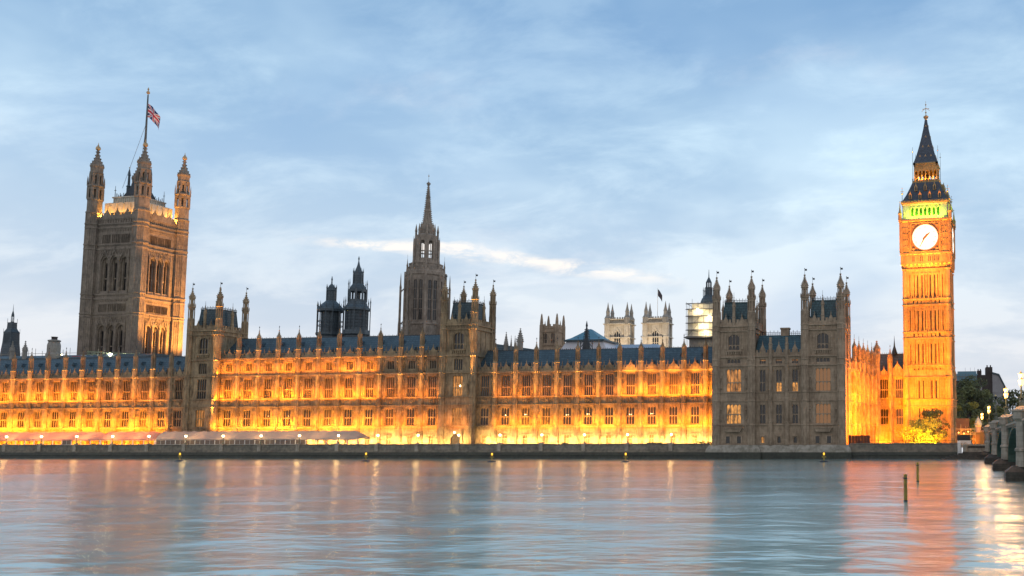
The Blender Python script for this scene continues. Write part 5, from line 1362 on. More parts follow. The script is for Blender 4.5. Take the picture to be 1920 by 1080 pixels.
# roofs behind the left range, works platform
t = thing('rear_roof', 'low dark roofs with railings behind the left palace range', 'roof', (0, 0, 0))
b = MB('slate'); b.loops([[(-330, y0_, z), (-232, y0_, z), (-232, y1_, z), (-330, y1_, z)] for y0_, y1_, z in ((238, 262, 25), (240, 260, 29.2), (243, 257, 30.2))]); b.build('roof', t)
b = MB('steel_pole')
for i in range(26):
    x = -300 + i * 2.4; b.tube((x, 241, 29), (x, 241, 31.2 + (i * 7 % 5) * .25), .05, 4)
b.box(-300, -238, 240.95, 241.05, 30.6, 30.7); b.build('railing', t)
t = thing('works_gantry', 'pale green lattice works gantry lit at the foot of the big square tower', 'gantry', (-247.5, 244.5, 29.6))
b = MB('green_steel')
for z in (0, .9): b.tube((-9.5, 0, z + .9), (9.2, 0, z - .3), .10, 4); b.tube((-9.5, 1.2, z + .9), (9.2, 1.2, z - .3), .10, 4)
for i in range(18):
    x = -9.4 + i * 1.05; zz = .9 - 1.2 * i / 18; b.tube((x, 0, zz), (x + 1.0, 0, zz + .85), .06, 4); b.tube((x, 0, zz + .9), (x + 1.0, 0, zz - .05), .05, 4)
for x in (-8, 0, 8): b.tube((x, .6, -3), (x, .6, 1.2), .14, 5)
b.build('lattice', t)
t = thing('site_floodlight', 'dazzling white works floodlight on the roof before the big square tower', 'floodlight', (-246.8, 242.4, 27.5))
b = MB('steel_pole'); b.tube((0, 0, 0), (0, 0, 2.2), .08, 5); b.box(-.5, .5, .05, .25, 2.1, 2.9); b.build('mast', t)
b = MB('site_glow'); b.box(-.45, .45, -.08, .045, 2.15, 2.85); b.build('lamp', t)
spot(t, (0, -.4, 2.6), 9000, (1, .95, .7), (0, 10, 5), 150, .8)
for i, (x, y, z) in enumerate(((-283.5, 239.5, 30.6), (-259.8, 239, 29.9), (-243.9, 242, 28.9))):
    t = thing('works_lamp', ('small white works lamp at the far left roof edge', 'small white works lamp on the roof below the squat chimney', 'small pinkish works lamp just left of the dazzling floodlight')[i], 'lamp', (x, y, z - 1.2))
    b = MB('steel_pole'); b.tube((0, 0, 0), (0, 0, 1.1), .05, 4); b.build('mast', t); b = MB('flood_glow'); b.ball(0, 0, 1.25, .22, 0, 6); b.build('lamp', t)
t = thing('container', 'red works container on the roof left of the big square tower', 'container', (-257.2, 242, 28.6))
b = MB('red_paint'); b.box(-1.6, 1.6, -.8, .8, .1, 1.15)
for i in range(12): b.box(-1.55 + i * .27, -1.43 + i * .27, -.86, -.803, .15, 1.1)
b.build('body', t)
b = MB('white_paint'); b.box(1.7, 2.5, -.7, .7, .1, 1.4); b.build('door_end', t)

# ------------------------------------------------------------------ churches and roofs behind the right half
def gothic_block(t, x0, x1, y0, y1, z0, z1, stone, nwin, wz0, wz1, name='body', arch=.9, litc=None):
    hx, hy = (x1 - x0) / 2, (y1 - y0) / 2
    b = MB(stone); k = 2 * hx / nwin * .5; ww = k * .95
    ops = [(-hx + (i + .5) * 2 * hx / nwin - ww / 2, -hx + (i + .5) * 2 * hx / nwin + ww / 2, wz0, wz1) for i in range(nwin)]
    wall_face(b, -hx, hx, z0, z1, -hy, ops, .6)
    for s in (-1, 1): b.poly([(s * hx, -hy, z0), (s * hx, hy, z0), (s * hx, hy, z1), (s * hx, -hy, z1)])
    b.poly([(-hx, hy, z0), (hx, hy, z0), (hx, hy, z1), (-hx, hy, z1)]); b.poly([(-hx, -hy, z1), (hx, -hy, z1), (hx, hy, z1), (-hx, hy, z1)])
    o = b.build(name, t)
    for a, c, _, _ in ops: window(t, (a + c) / 2, -hy, wz0, c - a, wz1 - wz0, 3, (.4,), arch, 'glass', stone)
    return hx, hy
t = thing('church_tower', 'square dark church tower with four tall corner pinnacles behind the slate roof', 'church tower', (-178.6, 403.7, 0))
hx, hy = gothic_block(t, -3.7, 3.7, -3.7, 3.7, 25, 54.2, 'weathered_stone', 2, 47.3, 51.9)
b = MB('weathered_stone')
for z in (46.4, 44.6, 52.6): b.box(-hx - .35, hx + .35, -hy - .35, hy + .35, z - .2, z + .2)
b.box(-hx - .8, hx + .8, -hy - .8, hy + .8, 30, 44.4)
for s in (-1, 1): b.box(s * 2.0 - .1, s * 2.0 + .1, -hy - .12, -hy - .003, 47, 52)
b.build('string_courses', t)
b = MB('weathered_stone'); battlement(b, -hx, hx, -hy - .1, 54.2, 55.9, 2.2, .4)
q = MB('weathered_stone'); battlement(q, -hx, hx, 0, 54.2, 55.9, 2.2, .4)
b.build('parapet', t)
for s in (-1, 1): q.build('parapet', t, (s * (hx + .1), 0, 0), s * pi / 2)
pp_ = MB('weathered_stone'); pp_.lathe(0, 0, [(.95, 40), (.9, 55.6), (.75, 55.8), (.6, 58.2), (.3, 60.4), (.05, 61.0)], 8); pm = pp_.mesh('pinnacle')
for sx in (-1, 1):
    for sy in (-1, 1): O('pinnacle', pm, t, (sx * hx, sy * hy, 0))
pp_ = MB('weathered_stone'); pp_.lathe(0, 0, [(.3, 54), (.28, 56.4), (.04, 58)], 6); pm = pp_.mesh('pinnacle')
for x, y in ((0, -hy), (hx, 0), (-hx, 0)): O('pinnacle', pm, t, (x, y, 0))

for i, (cx, lab) in enumerate(((-171.0, 'pale twin church tower with four spired pinnacles, the one without a flag'), (-150.1, 'pale twin church tower with four spired pinnacles, flying a dark flag'))):
    t = thing('abbey_tower', lab, 'church tower', (cx, 471.5, 0), 0, 'pale twin church towers')
    b = MB('pale_stone'); hw = 6.2; hd = 3.4
    wall_face(b, -hw, hw, 30, 63.7, -hd, [(-1.7, 1.7, 46, 60.0)], .9)
    for s in (-1, 1): b.poly([(s * hw, -hd, 30), (s * hw, hd, 30), (s * hw, hd, 63.7), (s * hw, -hd, 63.7)])
    b.poly([(-hw, hd, 30), (hw, hd, 30), (hw, hd, 63.7), (-hw, hd, 63.7)]); b.box(-hw + .2, hw - .2, -hd + .2, hd - .2, 63.5, 66.4)
    arch_head(b, -1.7, 1.7, 57.6, 59.8, -hd + .1, -hd + .5, 60.0); b.prism_y([(-2.6, 57.5), (0, 61.9), (2.6, 57.5), (2.2, 57.4), (0, 61.0), (-2.2, 57.4)], -hd - .35, -hd - .003)
    for s in (-1, 1):
        b.box(s * 5.2 - 1.2, s * 5.2 + 1.2, -hd - .8, -hd - .003, 30, 63.5); b.box(s * 5.2 - .9, s * 5.2 + .9, -hd - 1.1, -hd - .803, 30, 56.3)
        for q in (-.5, .5): b.box(s * 5.2 + q - .1, s * 5.2 + q + .1, -hd - .9, -hd - .803, 57.4, 62.6)
        for q in (2.3, 3.2): b.box(s * q - .12, s * q + .12, -hd - .2, -hd - .003, 57.2, 63.2)
        b.box(min(s * hw, s * (hw + .9)), max(s * hw, s * (hw + .9)), -hd - .2, -hd + 1.6, 30, 63.5); b.box(min(s * hw, s * (hw + .9)), max(s * hw, s * (hw + .9)), hd - 1.6, hd, 30, 63.5)
    for z, e in ((63.8, 1.3), (56.5, 1.2), (66.3, .7)): b.box(-hw - e, hw + e, -hd - e, hd + e, z - .25, z + .25)
    for k in range(8): b.box(-2.6 + k * .7, -2.2 + k * .7, -hd + .05, -hd + .19, 64.6, 65.8)
    b.build('body', t); window(t, 0, -hd, 46, 3.4, 14, 3, (.3, .55), 2.2, 'glass', 'pale_stone', mull=.3)
    pb = MB('grey_stone'); pb.lathe(0, 0, [(1.75, 63.8), (1.7, 66.6), (1.9, 66.8), (1.0, 68.4), (.95, 70), (1.1, 70.2), (.5, 72.6), (.06, 75.4)], 8); pm = pb.mesh('pinnacle')
    for sx in (-1, 1):
        for sy in (-1, 1): O('pinnacle', pm, t, (sx * 5.3, sy * 3.3, 0))
    b = MB('grey_stone'); b.ball(0, 0, 67.0, .5, 0, 6); me = b.mesh('parapet_ball')
    for k in range(5): O('parapet_ball', me, t, (-2.8 + k * 1.4, -hd, 0)); O('parapet_ball', me, t, (hw, -1.8 + k * .9, 0))
    for dx in (-7, 7): spot(t, (dx, -26, 34), 34000, (1.0, .78, .52), (dx * .3, -3, 57), 50, .7)
    if i:
        b = MB('white_paint'); b.lathe(.4, -1.5, [(.16, 66), (.1, 82.6)], 6); b.build('flagpole', t)
        flag('flag', 'small dark flag hanging from the pole on the pale church tower', 2.6, 3.6, (cx + .55, 470.0, 82.0), 'dark', 0, 1.3)
t = thing('courtyard_tent', 'pitched blue-green canopy over a white tented roof beside the church towers', 'tent', (-116.4, 293, 0))
b = MB('copper_roof'); b.loops([[(-6.9, -5, 36.6), (6.8, -5, 36.6), (6.8, 8, 36.6), (-6.9, 8, 36.6)], [(-5.2, -3.6, 37.3), (4.6, -3.6, 37.3), (4.6, 6, 37.3), (-5.2, 6, 37.3)], [(-.2, 0, 40.6), (.2, 0, 40.6), (.2, 1.4, 40.6), (-.2, 1.4, 40.6)]]); b.build('canopy', t)
b = MB('slate'); b.box(-7.0, 6.9, -5.15, 8.1, 36.1, 36.62); b.build('fascia', t)
b = MB('tent_white'); b.loops([[(-8.6, -4.5, 26), (8, -4.5, 26), (8, 7, 26), (-8.6, 7, 26)], [(-8.4, -4.5, 33.4), (7.5, -4.5, 33.4), (7.5, 7, 33.4), (-8.4, 7, 33.4)], [(-6.4, -4.2, 36.2), (6, -4.2, 36.2), (6, 6.8, 36.2), (-6.4, 6.8, 36.2)]]); b.build('side_sheeting', t)
t = thing('hall_roof', 'long pale blue sheeted roof seen just above the slates below the church towers', 'roof', (0, 0, 0))
b = MB('hall_sheet'); b.loops([[(-119, 300, 26), (-94.5, 300, 26), (-94.5, 316, 26), (-119, 316, 26)], [(-118.5, 300, 33.5), (-95, 300, 33.5), (-95, 316, 33.5), (-118.5, 316, 33.5)], [(-116, 304, 36.3), (-97, 304, 36.3), (-97, 312, 36.3), (-116, 312, 36.3)]]); b.build('roof', t)
t = thing('fleche', 'small black openwork spirelet standing in front of the tented roof', 'spirelet', (-105.2, 262, 0))
b = MB('dark_iron'); b.lathe(0, 0, [(1.3, 26), (1.2, 31.6), (.95, 33.4), (.55, 34.4), (.42, 36.4), (.2, 37.6), (.35, 37.9), (.05, 39.4)], 8); crockets(b, 0, 0, [(1.0, 33), (.4, 37)], 6, 0, .5, .3); b.build('spire', t)
b = MB('dark_iron')
for s in (-1, 1): b.tube((s * 1.8, 0, 27), (s * 1.8, 0, 32.6), .14, 5); b.tube((s * 1.8, 0, 31.5), (s * .7, 0, 33.0), .1, 4); b.lathe(s * 1.8, 0, [(.22, 32.5), (.04, 33.8)], 5)
b.build('flying_struts', t)
t = thing('great_hall_roof', 'sloping dark slate gable roof running behind the mid tower', 'roof', (0, 0, 0))
b = MB('slate'); b.loops([[(-136, 258, 24), (-121, 258, 24), (-121, 292, 24), (-136, 292, 24)], [(-136, 262, 33.4), (-121.5, 262, 31.2), (-121.5, 288, 31.2), (-136, 288, 33.4)]]); b.build('roof', t)
for (x, y, zt, r, lab) in ((-127.6, 256, 36.0, .62, 'grey stone pinnacle behind the roof, just right of the mid tower'), (-126.5, 257, 35.0, .34, 'thin grey finial between two stone pinnacles right of the mid tower'), (-125.3, 257, 34.9, .36, 'second thin finial right of the mid tower'), (-123.2, 256, 37.0, .85, 'largest crocketed grey pinnacle left of the dark church tower')):
    t = thing('roof_pinnacle', lab, 'pinnacle', (x, y, 0)); b = MB('grey_stone'); b.lathe(0, 0, [(r, 27), (r, zt - 4.2)], 8)
    pr = [(r * 1.1, zt - 4.2), (r * .5, zt - 2), (r * .14, zt - .6), (.04, zt)]; b.lathe(0, 0, pr, 8); crockets(b, 0, 0, pr, 6, 0, .5, r * .4); b.build('spire', t)

# ------------------------------------------------------------------ road bridge on the right
br = thing('road_bridge', 'stone-piered iron road bridge with green arches running away at the right edge', 'bridge')
PY = [52.8, 84.6, 116.6, 148.2, 180.2, 211.0]; XF = 9.35; XB = 33.0
capz = lambda y: 8.62 - max(0, (y - 117)) * .0128 - max(0, (y - 180)) * .006
PZ = [8.9, 8.8, 8.62, 8.22, 7.80, 7.2]
def pier_mesh_b(zc):
    b = MB('bridge_stone', 'bridge_wet')
    xs0, xs1 = 6.85, XB + 2.5
    b.loops([[(xs0 - e, -1.6 - e, z), (xs1, -1.6 - e, z), (xs1, 1.6 + e, z), (xs0 - e, 1.6 + e, z)] for e, z in ((.05, -1.5), (.05, .5), (0, .55), (0, 1.1), (-.9, 1.8))], 1)
    oc = lambda k: [(9.45 + 1.32 * k * cos(a), 1.32 * k * sin(a)) for a in [pi / 8 + j * pi / 4 for j in range(8)]]
    b.loops([[(x, y, z) for x, y in oc(k)] for k, z in ((1.05, 1.7), (1.0, 3.5), (1.12, 3.6), (1.12, 3.85), (.96, 4.0), (.94, zc - 1.5), (1.0, zc - 1.35), (1.22, zc - 1.1), (1.22, zc - .35), (1.34, zc - .2), (1.34, zc), (1.0, zc + .06), (.9, zc + .3), (.5, zc + .4))])
    b.box(9.4, XB, -1.2, 1.2, 1.7, zc - 1.2); return b.mesh('pier')
for y, z in zip(PY, PZ): O('pier', pier_mesh_b(z), br, (0, y, 0))
def deckz(y):
    for i in range(len(PY) - 1):
        if PY[i] <= y <= PY[i + 1]: t = (y - PY[i]) / (PY[i + 1] - PY[i]); return (PZ[i] * (1 - t) + PZ[i + 1] * t) - .25
    return (PZ[0] if y < PY[0] else PZ[-1]) - .25
n = 16
for i in range(len(PY) - 1):
    ya, yb = PY[i] + 1.25, PY[i + 1] - 1.25; ym = (ya + yb) / 2; hwid = (yb - ya) / 2
    zc_ = deckz(ym) - 1.75; arc = [(ym - hwid * cos(pi * k / n), 1.2 + (zc_ - 1.2) * sin(pi * k / n) ** .9) for k in range(n + 1)]
    b = MB('bridge_green')
    for xx, e in ((XF, 0.0),):
        for (y0_, z0_), (y1_, z1_) in zip(arc[:-1], arc[1:]):
            b.poly([(xx, y0_, z0_), (xx, y1_, z1_), (xx, y1_, deckz(y1_) - 1.2), (xx, y0_, deckz(y0_) - 1.2)])
            b.poly([(xx, y0_, z0_), (XB, y0_, z0_), (XB, y1_, z1_), (xx, y1_, z1_)])
            b.poly([(XB, y0_, z0_), (XB, y0_, deckz(y0_) - 1.2), (XB, y1_, deckz(y1_) - 1.2), (XB, y1_, z1_)])
            d = .42; dx = .22
            b.loops([[(xx - dx, y_, z_), (xx - .003, y_, z_), (xx - .003, y_ + (0 if abs(y_ - ym) < hwid * .9 else 0), z_ + d), (xx - dx, y_, z_ + d)] for y_, z_ in ((y0_, z0_), (y1_, z1_))], 0)
    for k in range(1, n):
        y_, z_ = arc[k]; b.box(XF - .1, XF - .004, y_ - .08, y_ + .08, z_ + .42, deckz(y_) - 1.2)
        q = 4
    for sgn in (1, -1):
        for k in (2, 4):
            y_, z_ = arc[k] if sgn > 0 else arc[n - k]; 
            b.tube((XF - .06, y_, z_ + .4), (XF - .06, y_ + sgn * .8, deckz(y_) - 1.25), .07, 4)
    b.build('arch', br)
b = MB('bridge_green', 'bridge_stone'); far = MB('bridge_green')
for i in range(len(PY) - 1):
    ya, yb = PY[i] + 1.2, PY[i + 1] - 1.2
    za, zb = deckz(ya), deckz(yb)
    b.loops([[(XF - .5, y, z - 1.2), (XF + .3, y, z - 1.2), (XF + .3, y, z - .9), (XF - .5, y, z - .9)] for y, z in ((ya, za), (yb, zb))], 1)
    b.loops([[(XF - .1, y, z - .9), (XF + .15, y, z - .9), (XF + .15, y, z), (XF - .1, y, z)] for y, z in ((ya, za), (yb, zb))])
    b.loops([[(XF - .2, y, z), (XF + .25, y, z), (XF + .25, y, z + .14), (XF - .2, y, z + .14)] for y, z in ((ya, za), (yb, zb))])
    m = int((yb - ya) / .9)
    for k in range(m): y = ya + (k + .5) * (yb - ya) / m; z = deckz(y); b.box(XF - .16, XF - .103, y - .28, y + .28, z - .75, z - .15); b.box(XF - .42, XF - .104, y - .15, y + .15, z - 1.5, z - 1.205, 1)
    far.loops([[(XB - .1, y, z - 1.2), (XB + .15, y, z - 1.2), (XB + .15, y, z), (XB - .1, y, z)] for y, z in ((PY[i], PZ[i] - .25), (PY[i + 1], PZ[i + 1] - .25))])
b.build('parapet', br); far.build('parapet', br)
b = MB('asphalt'); 
for i in range(len(PY) - 1): b.poly([(XF, PY[i], PZ[i] - 1.1), (XB, PY[i], PZ[i] - 1.1), (XB, PY[i + 1], PZ[i + 1] - 1.1), (XF, PY[i + 1], PZ[i + 1] - 1.1)])
b.poly([(XF, 211, 6.1), (XB, 211, 6.1), (XB, 300, 3.0), (XF, 300, 3.0)]); b.poly([(XF, 5, 7.6), (XB, 5, 7.6), (XB, 52.8, 7.8), (XF, 52.8, 7.8)]); b.build('roadway', br)
b = MB('bridge_stone'); b.box(XF + .3, XB, 212, 262, -.5, 5.0); b.box(XF - .6, XF + .3, 212.3, 250, -.5, 7.0); b.box(XF - .75, XF + .45, 212.3, 250, 7.0, 7.25); b.build('abutment', br)
b = MB('beacon_glow')
for y in (152.6, 122.8, 119.6): b.ball(XF - .3, y, deckz(y) - 1.75, .2, 0, 6)
b.build('arch_lights', br)
def bridge_lamp(label, x, y, z, lit=True, h=4.1, three=True):
    t = thing('bridge_lamp', label, 'street lamp', (x, y, z), 0, 'lamps along the bridge')
    b = MB('lamp_metal', 'lamp_gilt'); b.lathe(0, 0, [(.42, 0), (.42, .12), (.22, .2), (.16, .8), (.22, .9), (.12, 1.0), (.09, h - 1.3), (.16, h - 1.25), (.08, h - 1.1), (.07, h - .75)], 8)
    for j in range(4): a = pi / 4 + j * pi / 2; b.lathe(.36 * cos(a), .36 * sin(a), [(.05, 0), (.05, 1.1), (.09, 1.15), (.09, 1.25)], 5)
    b.lathe(0, 0, [(.42, 1.08), (.42, 1.16)], 8)
    if three:
        for s in (-1, 1): b.tube((0, 0, h - 1.9), (0, s * .62, h - 1.75), .05, 4); b.tube((0, s * .62, h - 1.75), (0, s * .62, h - 1.5), .05, 4)
    b.build('standard', t)
    g = MB('lamp_glow' if lit else 'glass'); g.lathe(0, 0, [(.16, -.05), (.33, .58), (.26, .62)], 8); gm = g.mesh('lantern')
    c = MB('lamp_gilt'); c.lathe(0, 0, [(.3, .55), (.27, .62), (.12, .82), (.05, .86), (.03, 1.0)], 8); c.lathe(0, 0, [(.06, -.12), (.17, 0), (.1, .03)], 8); cm = c.mesh('lantern_cap')
    for (yy, zz) in ((0, h - .7),) + (((-.62, h - 1.45), (.62, h - 1.45)) if three else ()):
        o = O('lantern', gm, t, (0, yy, zz)); O('lantern_cap', cm, o)
    if lit:
        l = bpy.data.lights.get('bridge_lamp_light')
        if l is None: l = bpy.data.lights.new('bridge_lamp_light', 'POINT'); l.energy = 600; l.color = (1, .46, .12); l.shadow_soft_size = .5
        q = bpy.data.objects.new('bridge_lamp_light', l); C.objects.link(q); q.parent = t; q.location = (-1.1, -.9, h - .6)
bridge_lamp('lit three-lantern lamp on the bridge pier nearest the right edge', 9.0, 116.6, 8.95)
bridge_lamp('lit three-lantern lamp on the second bridge pier from the right edge', 9.1, 148.2, 8.6)
bridge_lamp('unlit lamp standard on the third bridge pier, between two lit lamps', 9.15, 180.2, 8.2, False, 4.6, False)
bridge_lamp('lit three-lantern lamp on the last bridge pier by the bank', 9.2, 211.0, 7.6)
bridge_lamp('farthest lit lamp, on the embankment beyond the last bridge pier', 8.6, 236.0, 6.6)

# quay, steps, cabin and gate pier at the bridge foot
t = thing('landing_stage', 'stone landing wall with steps at the foot of the bridge', 'landing', (0, 0, 0))
b = MB('bridge_stone', 'bridge_wet'); b.box(4.4, 9.0, 211.0, 213.6, -1, 2.5); b.box(4.3, 9.0, 210.8, 213.7, 2.9, 3.3); b.box(4.5, 8.9, 211.2, 213.5, 2.5, 2.9, 1)
for i in range(6): b.box(-1.5 + i * .95, 9.2, 208.6 - .0 + i * .35, 212.6, -1 + .001 * i, .22 + i * .28, 1)
b.build('steps', t)
b = MB('bridge_stone'); b.lathe(3.9, 211.2, [(.62, -.5), (.6, 2.7), (.72, 2.8), (.72, 3.3), (.5, 3.4), (.2, 3.75)], 8); b.build('bollard', t)
t = thing('white_cabin', 'small white riverside cabin with a black upper panel beside the landing steps', 'cabin', (2.2, 214.6, 0))
b = MB('white_paint'); b.box(0, 3.1, 0, 2, 2.6, 4.15); b.box(0, .75, -3.4, -1.85, .9, 3.5); b.box(0, .75, -1.85, 0, 3.55, 4.0); b.build('body', t)
b = MB('black_paint'); b.box(0, 3.0, -.05, 1.9, 4.15, 5.45); b.box(1.3, 1.7, -.1, -.06, 4.9, 5.2); b.build('upper_panel', t)
t = thing('gate_pier', 'domed stone gate pier lit orange at the bridge foot', 'gate pier', (7.3, 226.5, 0))
b = MB('pale_stone'); b.lathe(0, 0, [(.85, 2.6), (.85, 7.2), (1.05, 7.3), (1.05, 7.7)], 4); b.build('shaft', t); b = MB('pale_stone'); b.lathe(0, 0, [(1.0, 7.7), (.8, 8.4), (.45, 9.1), (.12, 9.5), (.05, 9.9)], 8); b.build('dome', t)
spot(t, (-3, -7, -3 + 6), 5000, DEEP, (0, 0, 6), 70)
t = thing('pier_gangway', 'lit steel frames and gangway of a small boat pier behind the white cabin', 'gangway', (3.5, 219, 2.6))
b = MB('steel_pole', 'lamp_gilt')
for i in range(6):
    x = -2.6 + i * 1.1; b.tube((x, (i % 2) * 2, 0), (x, (i % 2) * 2, 4.4 + (i * 3 % 4) * .45), .07, 5)
for z in (1.6, 2.8, 3.9): b.box(-2.7, 2.9, -.04, .04, z, z + .1); b.box(-2.7, 2.9, 1.96, 2.04, z + .3, z + .4)
b.tube((-2.6, 0, 1.6), (0, 0, 3.9), .05, 4); b.tube((0, 0, 1.6), (2.8, 0, 3.9), .05, 4); b.build('frame', t)
b = MB('hoarding'); b.box(-1.6, 1.6, 2.4, 2.6, 0, 6.6); b.box(2.3, 4.9, 3.0, 3.2, 0, 3.4); b.build('screen', t)
b = MB('lamp_glow')
for x, z in ((-.9, 3.3), (.3, 3.1), (1.3, 3.5)): b.ball(x, 1, z, .14, 0, 6)
b.build('lamps', t); area(t, (.5, -1.5, 3.2), 2, 1, 500, DEEP, (0, 1, -.1))
area(t, (4.6, -4.4, 1.0), 1.2, .6, 1500, (1, .55, .1), (.3, .6, .6))

# lawn side: hoarding, railing, bush and trees
t = thing('hoarding', 'dark brown site hoarding beside the unlit pavilion', 'hoarding', (-20.6, 221, 2.6))
b = MB('hoarding')
for i in range(7): b.box(-2.5 + i * .72, -1.82 + i * .72, 0, .08, 0, 2.75 - (i % 2) * .04)
b.build('boards', t)
t = thing('railing', 'thin dark railing along the lawn above the river wall', 'railing', (0, 214.4, 2.62))
b = MB('dark_iron')
for i in range(46): b.tube((-21.5 + i * .53, 0, 0), (-21.5 + i * .53, 0, 1.55), .022, 4)
for i in range(9): b.tube((-21.5 + i * 3, 0, 0), (-21.5 + i * 3, 0, 1.75), .05, 5)
for z in (.9, 1.5): b.box(-21.5, 2.4, -.02, .02, z, z + .05)
b.build('bars', t)
def leaves(b, cx, cy, cz, rx, ry, rz, n, size, rnd, m=0):
    for k in range(n):
        d = Vector((rnd.gauss(0, 1), rnd.gauss(0, 1), rnd.gauss(0, 1))).normalized(); r = .55 + .45 * rnd.random() ** .6
        p = Vector((cx + d.x * rx * r, cy + d.y * ry * r, cz + d.z * rz * r))
        u = Vector((rnd.uniform(-1, 1), rnd.uniform(-1, 1), rnd.uniform(-1, 1))).normalized(); w = u.orthogonal().normalized(); s = size * rnd.uniform(.6, 1.3)
        b.poly([p - u * s, p + w * s * .6, p + u * s, p - w * s * .6], m)
def tree(name, label, x, y, z, h, rx, mats, clumps, per, size, seed, trunk_r=.4, group=None, base=.28, cat='tree'):
    rnd = random.Random(seed); t = thing(name, label, cat, (x, y, z), 0, group)
    b = MB('bark'); b.lathe(0, 0, [(trunk_r * 1.3, -.2), (trunk_r, h * .15), (trunk_r * .6, h * .5), (trunk_r * .25, h * .8)], 8)
    C_ = []
    for k in range(clumps):
        a = rnd.random() * 6.283; q = rnd.random() ** .5; zz = base + (1 - base) * rnd.random()
        env = sin(pi * min(1, max(.12, (zz - base * .6) / (1.08 - base * .6)))) ** .6
        C_.append((rx * q * cos(a) * env, rx * q * sin(a) * env, h * zz * .95, rnd.uniform(.16, .3) * rx))
    for c in C_[::2]: b.tube((0, 0, h * rnd.uniform(.15, .4)), (c[0] * .8, c[1] * .8, c[2] * .95), trunk_r * .28, 5, 0, trunk_r * .06)
    b.build('trunk', t)
    b = MB(*mats)
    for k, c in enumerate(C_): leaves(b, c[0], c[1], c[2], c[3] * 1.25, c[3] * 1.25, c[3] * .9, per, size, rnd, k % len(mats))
    b.build('crown', t); return t
tree('broadleaf_tree', 'big dark broadleaf tree between the clock tower and the grey gabled building', 8.2, 318, 2.6, 22.5, 7.6, ('leaf_dark', 'leaf_mid', 'leaf_deep'), 46, 95, .42, 3, .5)
tree('broadleaf_tree', 'dark rounded tree behind the bridge lamps at the right edge', 21.8, 322, 2.6, 17.5, 6.2, ('leaf_dark', 'leaf_deep'), 40, 90, .42, 5, .45)
tree('broadleaf_tree', 'dark tree beyond the bridge, cut by the right picture edge', 30.5, 318, 2.6, 16.0, 6.5, ('leaf_dark', 'leaf_deep', 'leaf_mid'), 36, 80, .42, 6, .45)
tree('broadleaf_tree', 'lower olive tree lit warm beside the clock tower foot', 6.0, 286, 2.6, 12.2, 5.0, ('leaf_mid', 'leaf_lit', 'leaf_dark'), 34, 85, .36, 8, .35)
tree('broadleaf_tree', 'low dark tree between the gate pier and the bridge lamps', 13.5, 300, 2.6, 12.0, 6.0, ('leaf_dark', 'leaf_mid'), 34, 85, .38, 9, .35)
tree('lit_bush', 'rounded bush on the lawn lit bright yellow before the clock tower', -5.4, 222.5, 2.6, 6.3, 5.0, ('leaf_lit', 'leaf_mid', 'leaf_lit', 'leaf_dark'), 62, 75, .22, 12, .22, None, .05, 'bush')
tree('broadleaf_tree', 'small dark round tree close behind the bright yellow bush', -4.0, 229.5, 2.6, 8.9, 4.2, ('leaf_dark', 'leaf_deep'), 40, 85, .24, 14, .2, None, .1)
bl = thing('floodlight', 'lawn floodlight hidden at the foot of the bright yellow bush', 'floodlight', (-6.8, 215.2, 2.62))
O('housing', FX['h'], bl); O('lens', FX['l'], bl)
for dx in (-1.6, 1.4, 4.2): spot(bl, (dx, .2, .8), 26000, (1.0, .50, .02), (dx * .9, 6.5, 3.4), 66, .7)
# buildings beyond
t = thing('office_building', 'block with a blue glazed roof storey beyond the big tree', 'building', (9.2, 412, 0))
b = MB('dark_brick'); b.box(-5.6, 4.4, -6, 6, 0, 28.2); b.build('walls', t)
b = MB('roof_glass', 'steel_pole'); b.box(-4.9, 4.2, -5.4, 5.4, 28.2, 31.2); b.box(-4.4, 3.6, -5, 5, 31.2, 32.3)
for i in range(8): b.box(-4.9 + i * 1.3 - .06, -4.9 + i * 1.3 + .06, -5.5, -5.404, 28.2, 31.2, 1)
b.box(-5.1, 4.4, -5.7, 5.6, 29.9, 30.1, 1)
for x in (-1, 1.2, 3): b.tube((x, 0, 32), (x, 0, 34.2), .06, 4, 1)
b.build('glazed_roof', t)
t = thing('chimney_building', 'dark block with tall chimney stacks and pale grey gable end', 'building', (17.4, 412, 0))
b = MB('dark_brick'); b.box(-4.4, 2.0, -6, 6, 0, 30.6); b.box(-4.2, -2.4, -4, 2, 30.6, 32.6); b.box(-.6, 2.2, -5, 4, 30.6, 34.0); b.build('walls', t)
b = MB('dark_brick'); 
for x, y in ((-3.8, -3), (-2.8, -3), (0, -4), (1.4, -4)): b.lathe(x, y, [(.3, 32 if x < -1 else 33.6), (.25, 33.3 if x < -1 else 34.9)], 8)
b.build('chimney_pots', t)
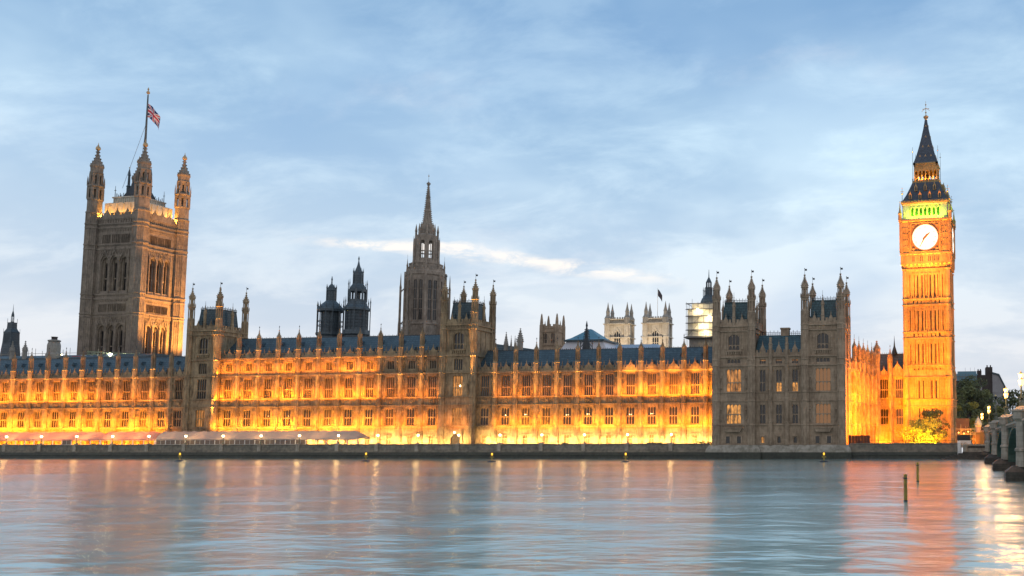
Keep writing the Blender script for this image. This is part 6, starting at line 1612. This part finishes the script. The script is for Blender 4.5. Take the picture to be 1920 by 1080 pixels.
b = MB('render_grey'); b.prism_y([(2.004, 0), (7.4, 0), (7.4, 24.4), (4.6, 30.2), (2.004, 31.0)], -6.4, 5); b.build('gable', t)
b = MB('slate'); b.prism_y([(2.1, 31.0), (4.6, 30.25), (7.5, 24.5), (7.9, 24.6), (4.9, 30.9), (2.1, 31.7)], -6.8, 5.2); b.build('gable_roof', t)
b = MB('render_grey'); b.box(-3.2, -2.4, -6.1, -6.004, 22, 26); b.box(2.4, 6.8, -6.6, -6.404, 23.0, 23.3); b.build('trim', t)

# ------------------------------------------------------------------ in the river
for i, (x, y) in enumerate(((-173.3, 189.7), (-127.95, 191.3), (-95.7, 186.8), (-66.45, 187.9), (-24.9, 189.5))):
    if i == 0:
        t = thing('navigation_beacon', '', 'beacon', (0, 0, 0), 0, 'amber beacons in the river')
        b = MB('dark_iron'); b.lathe(0, 0, [(.9, -.25), (1.0, .05), (.8, .2), (.25, .3)], 10); b.build('float', t)
        b = MB('yellow_wood'); b.lathe(0, 0, [(.13, .25), (.11, 1.35)], 8); b.box(-.45, .45, -.05, .05, .95, 1.15); b.box(-.2, .2, -.2, .2, 1.25, 1.45); b.build('post', t)
        b = MB('beacon_glow'); b.lathe(0, 0, [(.14, 1.45), (.18, 1.58), (.18, 1.8), (.1, 1.92)], 8); b.build('lamp', t); be = t
    else: t = copy_tree(be)
    t.location = (x, y, 0); t['label'] = f'{ORD[i]} amber-lamped beacon from the left, standing in the water before the wall'
for i, (y, lab) in enumerate(((80.7, 'nearer and taller-looking yellow mooring post standing in the river'), (113.7, 'farther yellow mooring post standing in the river behind the nearer one'))):
    t = thing('mooring_post', lab, 'post', (-3.6, y, 0), 0, 'yellow mooring posts'); b = MB('yellow_wood', 'wet_stone'); b.lathe(0, 0, [(.165, .1), (.15, 2.28), (.1, 2.3)], 10); b.lathe(0, 0, [(.17, -1), (.17, .12)], 10, None, 1); b.build('shaft', t)
    b = MB('dark_iron'); b.box(-.24, -.02, -.06, .06, 1.95, 2.02); b.lathe(0, 0, [(.18, 1.9), (.18, 2.0)], 10); b.build('band', t)
